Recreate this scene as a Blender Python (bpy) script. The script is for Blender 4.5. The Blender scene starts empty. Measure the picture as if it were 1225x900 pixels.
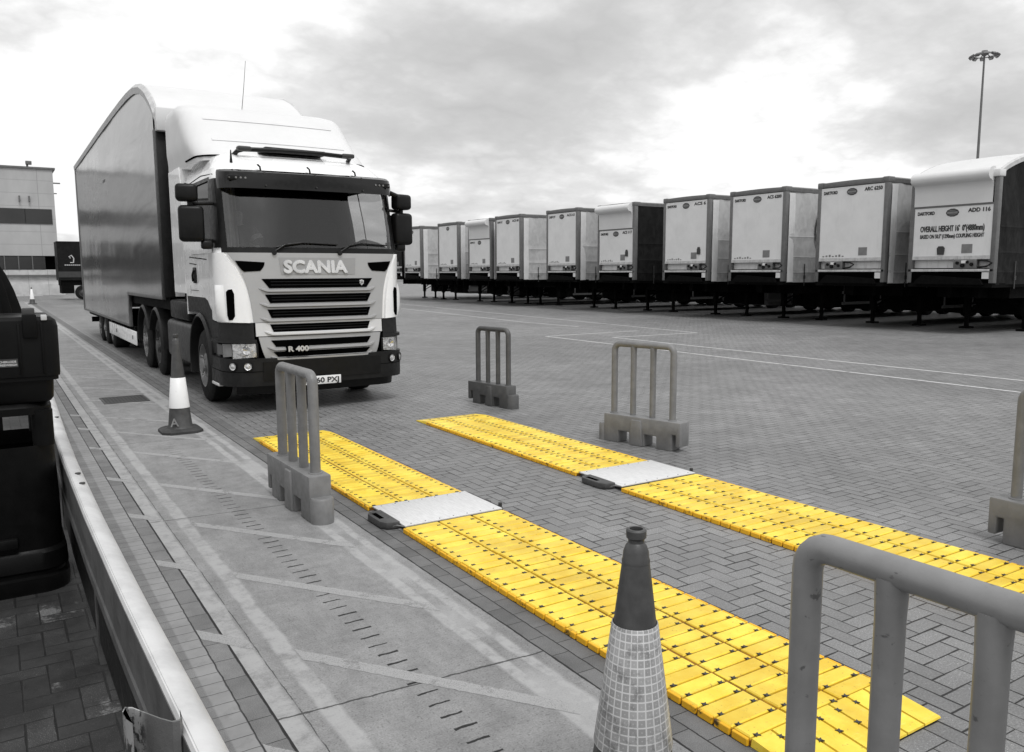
import bpy, bmesh, math, random
from math import pi, sin, cos, radians as R
from mathutils import Vector, Matrix
random.seed(7)
scn = bpy.context.scene
# ------------------------------------------------------------------ camera
CH = 1.8
cam_d = bpy.data.cameras.new('camera'); cam = bpy.data.objects.new('camera', cam_d)
scn.collection.objects.link(cam); scn.camera = cam
cam_d.sensor_fit = 'HORIZONTAL'; cam_d.sensor_width = 36.0; cam_d.lens = 980.0/1225*36.0
cam_d.clip_start = 0.05; cam_d.clip_end = 3000
def ray(u, v): return Vector((u-612.5, 450.0-v, 980.0))
_d = ray(-15, 328).normalized(); _e = ray(985, 324)
_up = _e.cross(_d).normalized()
if _up.y < 0: _up = -_up
_X = _d.cross(_up)
if _X.x < 0: _X = -_X
Rm = Matrix((_X, _d, _up))
right = Rm @ Vector((1,0,0)); upv = Rm @ Vector((0,1,0)); fwd = Rm @ Vector((0,0,1))
right = right.normalized(); fwd = fwd.normalized(); upv = right.cross(fwd).normalized()
mw = Matrix(((right.x, upv.x, -fwd.x, 0),(right.y, upv.y, -fwd.y, 0),(right.z, upv.z, -fwd.z, CH),(0,0,0,1)))
cam.matrix_world = mw
# ------------------------------------------------------------------ world
SUN_EL, SUN_AZ = 60.0, 186.0      # azimuth: direction the light comes from, degrees clockwise from +Y
world = bpy.data.worlds.new("World"); scn.world = world; world.use_nodes = True
wt = world.node_tree; wt.nodes.clear()
def wn(t, **k):
    n = wt.nodes.new(t)
    for a, b in k.items(): setattr(n, a, b)
    return n
wo = wn('ShaderNodeOutputWorld'); bg = wn('ShaderNodeBackground'); bg.inputs['Strength'].default_value = 0.084
wt.links.new(bg.outputs[0], wo.inputs[0])
sky = wn('ShaderNodeTexSky', sky_type='NISHITA', sun_disc=False)
sky.sun_elevation = R(SUN_EL); sky.sun_rotation = R(SUN_AZ); sky.dust_density = 3
bw = wn('ShaderNodeRGBToBW'); wt.links.new(sky.outputs[0], bw.inputs[0])
tc = wn('ShaderNodeTexCoord'); sep = wn('ShaderNodeSeparateXYZ'); wt.links.new(tc.outputs['Generated'], sep.inputs[0])
def wm(op, a, b=None, c=None):
    n = wn('ShaderNodeMath', operation=op)
    for i, v in enumerate((a, b, c)):
        if v is None: continue
        if isinstance(v, (int, float)): n.inputs[i].default_value = v
        else: wt.links.new(v, n.inputs[i])
    return n.outputs[0]
zz = wm('ADD', wm('MAXIMUM', sep.outputs[2], 0.0), 0.28)
cx = wm('DIVIDE', sep.outputs[0], zz); cy = wm('DIVIDE', sep.outputs[1], zz)
cv = wn('ShaderNodeCombineXYZ'); wt.links.new(cx, cv.inputs[0]); wt.links.new(cy, cv.inputs[1])
nz = wn('ShaderNodeTexNoise'); nz.inputs['Scale'].default_value = 1.15; nz.inputs['Detail'].default_value = 9
nz.inputs['Roughness'].default_value = 0.52; nz.inputs['Distortion'].default_value = 0.15
mp = wn('ShaderNodeMapping'); mp.inputs['Location'].default_value = (3.1, 1.7, 0)
wt.links.new(cv.outputs[0], mp.inputs[0]); wt.links.new(mp.outputs[0], nz.inputs['Vector'])
def blob(u, v, rad, amp):
    d = (Rm @ ray(u, v)).normalized()
    n = wn('ShaderNodeVectorMath', operation='DISTANCE'); wt.links.new(tc.outputs['Generated'], n.inputs[0]); n.inputs[1].default_value = d
    t = wm('DIVIDE', n.outputs['Value'], rad); t = wm('MULTIPLY', t, t)
    return wm('MULTIPLY', wm('EXPONENT', wm('MULTIPLY', t, -1.0)), amp)
nz2 = wn('ShaderNodeTexNoise'); nz2.inputs['Scale'].default_value = 3.4; nz2.inputs['Detail'].default_value = 8; nz2.inputs['Roughness'].default_value = .55
wt.links.new(mp.outputs[0], nz2.inputs['Vector'])
bil = wm('ABSOLUTE', wm('SUBTRACT', nz2.outputs[0], .5))
dens = wm('ADD', wm('ADD', wm('MULTIPLY', wm('SUBTRACT', nz.outputs[0], .5), 1.35), .5), wm('MULTIPLY', wm('SUBTRACT', bil, .09), -.9))
def dblob(v, rad, amp):
    n = wn('ShaderNodeVectorMath', operation='DISTANCE'); wt.links.new(tc.outputs['Generated'], n.inputs[0]); n.inputs[1].default_value = Vector(v).normalized()
    t = wm('DIVIDE', n.outputs['Value'], rad); t = wm('MULTIPLY', t, t)
    return wm('MULTIPLY', wm('EXPONENT', wm('MULTIPLY', t, -1.0)), amp)
for a in (((.30,-.80,.50), .16, .40), ((.42,-.78,.38), .10, .25), ((.22,-.84,.36), .10, .30), ((.18,-.80,.58), .10, -.2), ((.34,-.86,.28), .06, -.15), ((.5,-.7,.5), .12, -.2)): dens = wm('ADD', dens, dblob(*a))
for a in ((560, 80, .17, .16), (700, 110, .12, .10), (1150, 90, .16, .16), (90, 60, .14, -.06), (540, 215, .11, .13), (350, 170, .10, .07), (420, 60, .12, .06), (700, 60, .10, .05),
          (250, 40, .12, -.10), (1000, 150, .10, -.06), (820, 190, .12, -.03), (60, 210, .12, -.16), (960, 50, .12, .09), (820, 60, .1, .05), (1180, 20, .14, .06), (10, 120, .08, -.1), (620, 10, .25, -.06), (930, 20, .2, .06)):
    dens = wm('ADD', dens, blob(*a))
rp = wn('ShaderNodeValToRGB'); wt.links.new(dens, rp.inputs[0])
e = rp.color_ramp.elements
e[0].position = .50; e[0].color = (1,1,1,1); e[1].position = .92; e[1].color = (.54,.54,.54,1)
q = e.new(.60); q.color = (.80,.80,.80,1); q = e.new(.74); q.color = (.64,.64,.64,1)
cl = wm('MULTIPLY', rp.outputs[0], 9.2)
mixv = wm('ADD', wm('MULTIPLY', cl, .93), wm('MULTIPLY', bw.outputs[0], .07))
wt.links.new(mixv, bg.inputs['Color'])
# ------------------------------------------------------------------ sun
sd = bpy.data.lights.new('sun', 'SUN'); sd.energy = 1.5; sd.angle = R(22); sd.color = (1, 1, 1)
so = bpy.data.objects.new('sun', sd); scn.collection.objects.link(so)
az = R(SUN_AZ); el = R(SUN_EL)
sv = Vector((sin(az)*cos(el), cos(az)*cos(el), sin(el)))
so.rotation_euler = sv.to_track_quat('Z', 'Y').to_euler(); so.location = (-20, -20, 30)
scn.view_settings.view_transform = 'Standard'; scn.view_settings.look = 'None'
scn.view_settings.gamma = 1; scn.view_settings.exposure = 0.46; scn.view_settings.use_curve_mapping = False
scn.render.resolution_x = 1024; scn.render.resolution_y = 752
scn.render.engine = 'CYCLES'
C = scn.collection
# ------------------------------------------------------------------ material helpers
class NT:
    def __init__(s, name):
        s.m = bpy.data.materials.new(name); s.m.use_nodes = True; s.t = s.m.node_tree; s.t.nodes.clear()
        s.out = s.n('ShaderNodeOutputMaterial'); s.b = s.n('ShaderNodeBsdfPrincipled'); s.l(s.b.outputs[0], s.out.inputs[0])
        s._tc = None
    def n(s, t, **k):
        x = s.t.nodes.new(t)
        for a, b in k.items(): setattr(x, a, b)
        return x
    def l(s, a, b): s.t.links.new(a, b)
    def put(s, sock, v):
        if isinstance(v, (int, float)):
            sock.default_value = v if sock.type == 'VALUE' else (v, v, v, 1)
        elif isinstance(v, (tuple, list)): sock.default_value = v if len(v) != 3 or sock.type == 'VECTOR' else (*v, 1)
        else: s.l(v, sock)
    def m_(s, op, a, b=None, c=None, clamp=False):
        x = s.n('ShaderNodeMath', operation=op); x.use_clamp = clamp
        for i, v in enumerate((a, b, c)):
            if v is not None: s.put(x.inputs[i], v)
        return x.outputs[0]
    def obj(s):
        if not s._tc: s._tc = s.n('ShaderNodeTexCoord')
        return s._tc.outputs['Object']
    def xyz(s, v=None):
        x = s.n('ShaderNodeSeparateXYZ'); s.l(v or s.obj(), x.inputs[0]); return x.outputs
    def comb(s, x, y, z=0.0):
        n = s.n('ShaderNodeCombineXYZ')
        for i, v in enumerate((x, y, z)): s.put(n.inputs[i], v)
        return n.outputs[0]
    def scale(s, vec, sc):
        n = s.n('ShaderNodeMapping'); n.inputs['Scale'].default_value = sc if isinstance(sc, tuple) else (sc,)*3
        s.l(vec, n.inputs[0]); return n.outputs[0]
    def noise(s, sc=5, det=4, rough=.5, vec=None, dist=0):
        n = s.n('ShaderNodeTexNoise'); n.inputs['Scale'].default_value = sc; n.inputs['Detail'].default_value = det
        n.inputs['Roughness'].default_value = rough; n.inputs['Distortion'].default_value = dist
        s.l(vec or s.obj(), n.inputs['Vector']); return n.outputs[0]
    def ramp(s, f, lo, hi, a=0.0, b=1.0):
        n = s.n('ShaderNodeMapRange'); s.put(n.inputs[0], f)
        for i, v in zip((1,2,3,4), (lo, hi, a, b)): s.put(n.inputs[i], v)
        n.interpolation_type = 'SMOOTHSTEP' if lo != hi else 'LINEAR'
        return n.outputs[0]
    def mix(s, f, a, b):
        n = s.n('ShaderNodeMix', data_type='RGBA'); s.put(n.inputs[0], f)
        s.put(n.inputs[6], a); s.put(n.inputs[7], b); return n.outputs[2]
    def bump(s, h, strength=.3, dist=.01):
        n = s.n('ShaderNodeBump'); n.inputs['Strength'].default_value = strength; n.inputs['Distance'].default_value = dist
        s.l(h, n.inputs['Height']); s.l(n.outputs[0], s.b.inputs['Normal'])
    def set(s, col=None, rough=None, metal=None, spec=None, alpha=None, coat=None):
        for k, v in (('Base Color', col), ('Roughness', rough), ('Metallic', metal), ('Specular IOR Level', spec), ('Alpha', alpha), ('Coat Weight', coat)):
            if v is not None: s.put(s.b.inputs[k], v)
        return s
def G(v): return (v, v, v)
def simple(name, v, rough=.5, metal=0, var=.12, sc=6, bump=0, bsc=60, dirt=0, coat=0, col=None, spec=.5):
    n = NT(name)
    c = col or G(v)
    f = n.ramp(n.noise(sc, 5, .6), .3, .7, 1-var, 1+var)
    x = n.n('ShaderNodeMix', data_type='RGBA', blend_type='MULTIPLY'); x.inputs[0].default_value = 1
    n.put(x.inputs[6], c); n.put(x.inputs[7], n.comb(f, f, f))
    o = x.outputs[2]
    if dirt:
        d = n.ramp(n.noise(sc*2.3, 8, .7, n.scale(n.obj(), (1, 1, .25))), .5, .75, 0, dirt)
        o = n.mix(d, o, G(.06))
    n.set(o, n.ramp(n.noise(sc*3, 3), .3, .7, max(rough-.07, .02), rough+.07), metal, coat=coat, spec=spec)
    if bump: n.bump(n.noise(bsc, 4, .6), bump, .004)
    return n.m
M = {}
M['cab_white'] = simple('white cab paint', .84, .25, dirt=.04, sc=1.2, var=.04, coat=.5)
M['white_dirty'] = simple('dirty white panel', .62, .45, dirt=.35, sc=3, var=.06)
M['white_clean'] = simple('white deflector', .64, .4, dirt=.03, sc=1, var=.03)
M['silver'] = simple('silver grille paint', .38, .36, var=.03, sc=2, metal=.3, dirt=.05)
M['silver_recess'] = simple('grille name recess paint', .31, .4, var=.03, sc=2, metal=.3)
M['silver_light'] = simple('pale grille paint', .60, .36, var=.03, sc=2, metal=.1, dirt=.06)
M['silver_letter'] = simple('silver lettering', .62, .3, metal=.5)
M['black_hole'] = simple('black opening', .002, .9, spec=.0)
M['black_plastic'] = simple('black plastic', .006, .42, spec=.22, var=.3, bump=.1, bsc=300)
M['dark_plastic'] = simple('dark grey plastic', .009, .5, spec=.28, var=.3, dirt=.1, bump=.1, bsc=200)
M['visor'] = simple('smoked visor', .004, .14, spec=.4, var=.1)
M['rubber'] = simple('tyre rubber', .009, .8, spec=.2, var=.4, bump=.3, bsc=40)
M['rim'] = simple('grey steel rim', .20, .5, metal=.3, dirt=.5, sc=8)
M['rim_dark'] = simple('dark steel rim', .045, .6, dirt=.5, sc=8)
M['chassis'] = simple('black chassis', .003, .8, spec=.08, var=.4)
M['chrome'] = simple('chrome reflector', .8, .12, metal=1)
M['galv'] = None
M['frame_grey'] = simple('grey trailer frame', .125, .5, dirt=.4, sc=5)
M['rail_grey'] = simple('worn pale rail', .5, .5, dirt=.5, sc=7)
M['panel'] = simple('white bulkhead panel', .70, .42, dirt=.10, sc=1.5, var=.05)
M['text_dark'] = simple('dark lettering', .035, .6)
M['sticker'] = simple('grey sticker', .18, .5)
M['interior'] = simple('dark interior', .006, .9, spec=.1)
M['plate'] = simple('number plate', .75, .35, var=.03)
M['building_wall'] = None
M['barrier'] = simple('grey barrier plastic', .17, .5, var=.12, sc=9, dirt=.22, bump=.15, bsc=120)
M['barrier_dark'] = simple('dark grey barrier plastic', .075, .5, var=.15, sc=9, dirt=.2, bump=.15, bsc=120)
M['barrier_fence'] = simple('grey near barrier plastic', .19, .42, var=.10, sc=9, dirt=.25, bump=.12, bsc=150)
M['cone_dark'] = simple('dark grey cone rubber', .05, .5, var=.25, sc=12, bump=.2, bsc=80)
M['cone_base'] = simple('black cone base', .03, .65, var=.3, sc=12)
M['case'] = simple('black case plastic', .004, .45, spec=.13, var=.3, bump=.15, bsc=250)
M['bin'] = simple('black bin plastic', .003, .45, spec=.12, var=.3, bump=.2, bsc=150)
M['label'] = simple('grey label', .03, .5)
M['label_text'] = simple('pale label text', .6, .5)
M['steel_dark'] = simple('dark steel', .05, .5, metal=.4)
M['box_grey'] = simple('dark grey storage box', .10, .55, dirt=.4)
M['cloth_dark'] = simple('black cloth', .006, .9, spec=.1)
M['skin'] = simple('skin', .45, .6)
M['jacket'] = simple('dark jacket', .03, .9)
M['stripe'] = simple('reflective stripe', .6, .5)
M['curtain_in'] = simple('cab curtain', .18, .9, var=.3)
M['door_glass'] = None
n = NT('scuffed grey barrier plastic'); f = n.noise(5, 6, .6)
c = n.mix(n.ramp(f, .3, .7), G(.165), G(.215)); c = n.mix(n.ramp(n.noise(11, 4, .55, n.scale(n.obj(), (1.2, 3, 2.5))), .66, .72, 0, .75), c, G(.05)); c = n.mix(n.ramp(n.noise(38, 8, .8), .58, .72, 0, .45), c, G(.06))
n.set(c, n.ramp(f, .3, .7, .36, .5)); n.bump(n.noise(90, 4, .6), .12, .003); M['barrier_fence'] = n.m
# steel plate, galvanised rail
n = NT('galvanised steel'); f = n.noise(6, 6, .6); g = n.noise(90, 3, .5)
c = n.mix(n.ramp(f, .35, .65), G(.56), G(.68)); c = n.mix(n.ramp(n.noise(25, 8, .75), .64, .76, 0, .4), c, G(.2))
n.set(c, n.ramp(g, .3, .7, .38, .5), .35); n.bump(g, .08, .002); M['galv'] = n.m
n = NT('aluminium plate'); x, y, z = n.xyz()
st = n.noise(8, 6, .65, n.scale(n.obj(), (18, 1.5, 1)))
c = n.mix(n.ramp(st, .3, .7), G(.56), G(.7)); c = n.mix(n.ramp(n.noise(9, 8, .75), .58, .78, 0, .3), c, G(.2))
n.set(c, .5, .2); n.bump(st, .08, .002); M['plate_alu'] = n.m
# yellow rubber/plastic mat
n = NT('yellow plastic slats')
f = n.noise(5, 6, .6); s1 = n.noise(14, 6, .7, n.scale(n.obj(), (1, 5, 1)))
c = n.mix(n.ramp(f, .3, .7), (.76, .51, .026), (.88, .68, .075)); c = n.mix(n.ramp(s1, .52, .8, 0, .45), c, (.93, .78, .26))
d = n.ramp(n.noise(22, 9, .8), .62, .78, 0, .6); c = n.mix(d, c, (.30, .17, .02))
gi = n.n('ShaderNodeNewGeometry'); pv_ = n.ramp(gi.outputs['Random Per Island'], 0, 1, .86, 1.06)
mm = n.n('ShaderNodeMix', data_type='RGBA', blend_type='MULTIPLY'); mm.inputs[0].default_value = 1; n.put(mm.inputs[6], c); n.put(mm.inputs[7], n.comb(pv_, n.m_('POWER', pv_, 1.15), pv_)); c = mm.outputs[2]
x, y, z = n.xyz(); tk = n.m_('MULTIPLY', n.ramp(n.m_('ABSOLUTE', n.m_('SUBTRACT', x, .42)), .26, .10), n.ramp(n.noise(3.2, 7, .7, n.scale(n.obj(), (1, .5, 1))), .40, .70, 0, .5)); c = n.mix(tk, c, (.50, .33, .03))
c = n.mix(n.ramp(n.noise(48, 5, .75), .60, .68, 0, .55), c, (.22, .13, .03))
n.set(c, n.ramp(s1, .3, .7, .38, .52)); n.bump(n.noise(70, 4, .6), .12, .003); M['yellow'] = n.m
n = NT('amber slat edge'); c = n.mix(n.ramp(n.noise(11, 6, .7), .55, .66), (.78, .42, .012), (.06, .035, .008)); n.set(c, .6); M['yellow_edge'] = n.m
n = NT('slat joint'); c = n.mix(n.ramp(n.noise(18, 8, .75), .35, .65), (.07, .03, .003), (.30, .13, .005)); n.set(c, .7); M['yellow_joint'] = n.m
# glass
def glass(name, tint, gl=1.0, rough=.03, k=1.6):
    n = NT(name); tr = n.n('ShaderNodeBsdfTransparent'); tr.inputs[0].default_value = (*G(tint), 1)
    g = n.n('ShaderNodeBsdfGlossy'); g.inputs['Color'].default_value = (*G(gl), 1); g.inputs['Roughness'].default_value = rough
    lw = n.n('ShaderNodeLayerWeight'); lw.inputs[0].default_value = .5; fr = n.m_('ADD', .045, n.m_('MULTIPLY', .955, n.m_('POWER', lw.outputs['Facing'], 5.0)))
    mx = n.n('ShaderNodeMixShader'); n.l(n.m_('MULTIPLY', fr, k, clamp=True), mx.inputs[0])
    n.l(tr.outputs[0], mx.inputs[1]); n.l(g.outputs[0], mx.inputs[2]); n.l(mx.outputs[0], n.out.inputs[0]); return n.m
M['windscreen'] = glass('windscreen glass', .50, k=2.0)
M['lens'] = glass('headlamp glass', .9)
M['door_glass'] = glass('side window glass', .88)
M['dark_glass'] = glass('tinted side window glass', .10, k=.6)
n = NT('headlamp inside'); v = n.noise(26, 3, .6, dist=1); n.set(n.mix(n.ramp(v, .4, .6), G(.5), G(.8)), .22, .6); n.bump(v, .6, .02); M['lamp_in'] = n.m
n = NT('dark window strip'); v = n.noise(.6, 3); n.set(n.mix(v, G(.018), G(.04)), .25); M['bwindow'] = n.m
n = NT('building cladding'); x, y, z = n.xyz()
fr = n.m_('FRACT', n.m_('MULTIPLY', z, .95)); ln = n.m_('LESS_THAN', fr, .05)
fx = n.m_('LESS_THAN', n.m_('FRACT', n.m_('MULTIPLY', x, .25)), .012)
c = n.mix(n.ramp(n.noise(.5, 6, .6, n.scale(n.obj(), (1, 1, .4))), .3, .7), G(.36), G(.44)); c = n.mix(n.m_('MAXIMUM', n.m_('MULTIPLY', ln, .3), n.m_('MULTIPLY', fx, .45)), c, G(.12))
n.set(c, .55); n.bump(fr, .2, .03); M['building_wall'] = n.m
n = NT('building base'); c = n.mix(n.ramp(n.noise(1.2, 8, .7), .3, .7), G(.42), G(.56)); x, y, z = n.xyz()
c = n.mix(n.m_('MULTIPLY', n.m_('LESS_THAN', n.m_('FRACT', n.m_('MULTIPLY', x, .7)), .03), .4), c, G(.1)); n.set(c, .7); M['building_base'] = n.m
# curtains
def curtain(name, a, b, rough, bstr=.35, streak=.25, bd=.25, coat=0, spec=.5, seams=True, al=(1.3, 1, .8)):
    n = NT(name); x, y, z = n.xyz()
    w1 = n.noise(.9, 3, .45, n.scale(n.obj(), al), dist=.9); w2 = n.noise(3.2, 4, .5, n.scale(n.obj(), al), dist=1.2)
    c = n.mix(n.ramp(w2, .3, .7), G(a), G(b))
    st = n.noise(2.5, 6, .6, n.scale(n.obj(), (1, al[1], .25)))
    c = n.mix(n.ramp(st, .45, .8, 0, streak), c, G(a*.55))
    if seams:  # webbing seams with crease shading painted in: dark line, pale line above
        wz = n.m_('ADD', z, n.m_('MULTIPLY', n.m_('SUBTRACT', n.noise(1.5, 3), .5), .05)); sm = None; sl_ = None
        for q in (1.72, 2.25, 2.95):
            d = n.ramp(n.m_('ABSOLUTE', n.m_('SUBTRACT', wz, q)), .008, .022, .45, 0); l = n.ramp(n.m_('ABSOLUTE', n.m_('SUBTRACT', wz, q+.035)), .008, .03, .5, 0)
            sm = d if sm is None else n.m_('MAXIMUM', sm, d); sl_ = l if sl_ is None else n.m_('MAXIMUM', sl_, l)
        c = n.mix(sl_, c, G(min(b*1.45, .75))); c = n.mix(sm, c, G(a*.4))
    low = n.m_('MULTIPLY', n.ramp(z, 2.4, 1.2), n.ramp(n.noise(4, 7, .7), .35, .65, 0, .6)); c = n.mix(low, c, G(a*.4))
    n.set(c, rough, coat=coat, spec=spec); n.put(n.b.inputs['Coat Roughness'], .14)
    hb = n.m_('ADD', n.m_('MULTIPLY', w1, 1.0), n.m_('MULTIPLY', w2, .10)); n.bump(hb, bstr, bd); return n.m
M['curtain_light'] = curtain('light trailer curtain', .40, .48, .5, .5, .10, .16)
M['curtain_dark'] = curtain('dark trailer curtain', .010, .018, .6, .5, .1, .14, spec=.07)
M['curtain_big'] = curtain('grey vinyl trailer side', 0.05, .075, .3, .8, .12, .12, coat=1.0, seams=False, al=(1, .22, .9))
M['curtain_black'] = curtain('black trailer side', .006, .010, .55, spec=.15)
# cone sleeve: square prismatic pattern
n = NT('reflective cone sleeve'); x, y, z = n.xyz()
an = n.m_('MULTIPLY', n.m_('ARCTAN2', y, x), 1/(2*pi)*26); fx = n.m_('FRACT', n.m_('ADD', an, 100)); fz = n.m_('FRACT', n.m_('MULTIPLY', z, 1/.0265))
dx = n.m_('ABSOLUTE', n.m_('SUBTRACT', fx, .5)); dz = n.m_('ABSOLUTE', n.m_('SUBTRACT', fz, .5)); mxm = n.m_('MAXIMUM', dx, dz)
grid = n.ramp(mxm, .39, .44); dot = n.ramp(n.m_('ADD', n.m_('MULTIPLY', dx, dx), n.m_('MULTIPLY', dz, dz)), .012, .004)
cell = n.n('ShaderNodeTexWhiteNoise', noise_dimensions='2D'); n.l(n.comb(n.m_('FLOOR', an), n.m_('FLOOR', n.m_('MULTIPLY', z, 1/.0265))), cell.inputs['Vector'])
c = n.mix(cell.outputs[0], G(.21), G(.28)); c = n.mix(n.m_('MAXIMUM', grid, n.m_('MULTIPLY', dot, .35)), c, G(.45))
c = n.mix(n.ramp(n.noise(11, 9, .78), .50, .66, 0, .8), c, G(.09)); c = n.mix(n.ramp(n.noise(34, 6, .8, n.scale(n.obj(), (1, 1, .4))), .60, .68, 0, .7), c, G(.07)); n.set(c, .35); n.bump(grid, .2, .002); M['sleeve'] = n.m
n = NT('white cone band'); c = n.mix(n.ramp(n.noise(14, 8, .7), .55, .8, 0, .5), G(.72), G(.3)); n.set(c, .4); M['band'] = n.m
# ---- ground materials
def herring(name, base, contrast=.22, joint=.03, size=.1, rough=.75, dirt=.3, spk=.3, dark_stain=0, patches=0):
    n = NT(name); x, y, z = n.xyz()
    wob = n.m_('MULTIPLY', n.m_('SUBTRACT', n.noise(7, 3, .5), .5), .035)
    u = n.m_('ADD', n.m_('DIVIDE', x, size), n.m_('ADD', wob, 400.0)); v = n.m_('ADD', n.m_('DIVIDE', y, size), n.m_('ADD', wob, 800.0))
    i = n.m_('FLOOR', u); j = n.m_('FLOOR', v); fu = n.m_('SUBTRACT', u, i); fv = n.m_('SUBTRACT', v, j)
    k = n.m_('FLOORED_MODULO', n.m_('SUBTRACT', i, j), 4.0)
    def eq(c): return n.m_('COMPARE', k, float(c), .1)
    e0, e1, e2, e3 = eq(0), eq(1), eq(2), eq(3)
    dl = n.m_('ADD', fu, n.m_('MULTIPLY', e1, 9)); dr = n.m_('ADD', n.m_('SUBTRACT', 1, fu), n.m_('MULTIPLY', e0, 9))
    db = n.m_('ADD', fv, n.m_('MULTIPLY', e2, 9)); dt = n.m_('ADD', n.m_('SUBTRACT', 1, fv), n.m_('MULTIPLY', e3, 9))
    d = n.m_('MINIMUM', n.m_('MINIMUM', dl, dr), n.m_('MINIMUM', db, dt))
    wn_ = n.n('ShaderNodeTexWhiteNoise', noise_dimensions='2D'); n.l(n.comb(n.m_('SUBTRACT', i, e1), n.m_('SUBTRACT', j, e2)), wn_.inputs['Vector'])
    rnd = wn_.outputs[0]
    jw = n.ramp(n.noise(3, 4, .6), .3, .7, .020, .085)
    jm = n.ramp(d, n.m_('MULTIPLY', jw, .4), jw, 1, 0)
    big = n.noise(.22, 5, .55); mid = n.noise(1.3, 6, .65)
    val = n.m_('MULTIPLY', base, n.m_('ADD', 1-contrast/2, n.m_('MULTIPLY', rnd, contrast)))
    val = n.m_('MULTIPLY', val, n.ramp(big, .3, .7, 1-dirt*.5, 1+dirt*.4)); val = n.m_('MULTIPLY', val, n.ramp(mid, .3, .7, 1-dirt*.45, 1+dirt*.35))
    if not dark_stain:
        oil = n.ramp(n.noise(1.1, 6, .6), .66, .74, 1, .72); val = n.m_('MULTIPLY', val, oil)
        lane = n.m_('MINIMUM', n.m_('ABSOLUTE', n.m_('SUBTRACT', x, 2.74)), n.m_('ABSOLUTE', n.m_('SUBTRACT', x, 4.72))); val = n.m_('MULTIPLY', val, n.m_('ADD', 1.0, n.m_('MULTIPLY', n.ramp(lane, .42, .1, 0, -.16), n.ramp(n.noise(.9, 4, .6, n.scale(n.obj(), (1, .3, 1))), .35, .6))))
    sp = n.noise(260, 2, .6); sp2 = n.noise(110, 2, .6)
    worn = n.ramp(n.m_('ADD', rnd, n.m_('MULTIPLY', mid, .6)), .55, 1.1, .25, 1.0)
    val = n.m_('MULTIPLY', val, n.m_('ADD', 1.0, n.m_('MULTIPLY', worn, n.ramp(sp, .58, .72, -spk*.15, spk*2.2))))
    val = n.m_('MULTIPLY', val, n.ramp(sp2, .3, .7, .78, 1.24)); val = n.m_('MULTIPLY', val, n.ramp(n.noise(55, 4, .7), .58, .7, 1, 1.35))
    if dark_stain:
        val = n.m_('MULTIPLY', val, n.ramp(n.noise(2.2, 7, .7), .4, .65, 1-dark_stain, 1.25))
    if patches:
        pm = n.m_('MULTIPLY', n.ramp(n.m_('ADD', n.noise(1.6, 8, .7), n.m_('MULTIPLY', rnd, .10)), .665, .70, 0, patches), n.ramp(sp2, .35, .6, .5, 1)); val = n.m_('ADD', val, n.m_('MULTIPLY', pm, .10))
        val = n.m_('ADD', val, n.m_('MULTIPLY', n.ramp(n.noise(190, 2, .6), .66, .74), .10))
    val = n.m_('ADD', n.m_('MULTIPLY', val, n.m_('SUBTRACT', 1, jm)), n.m_('MULTIPLY', jm, joint))
    n.set(n.comb(val, val, val), n.ramp(sp2, .3, .7, rough-.08, rough+.08), spec=.4)
    h = n.m_('ADD', n.m_('MULTIPLY', n.m_('SUBTRACT', 1, jm), 1.0), n.m_('MULTIPLY', sp, .15)); h = n.m_('ADD', h, n.m_('MULTIPLY', rnd, .25))
    n.bump(h, .5, .006); return n.m
M['yard'] = herring('herringbone block paving', .190, .24, .010, rough=.56, spk=.6)
M['footway'] = herring('dark block paving', .032, .5, .006, .105, .7, .6, 1.8, .45, 1.0)
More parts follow.
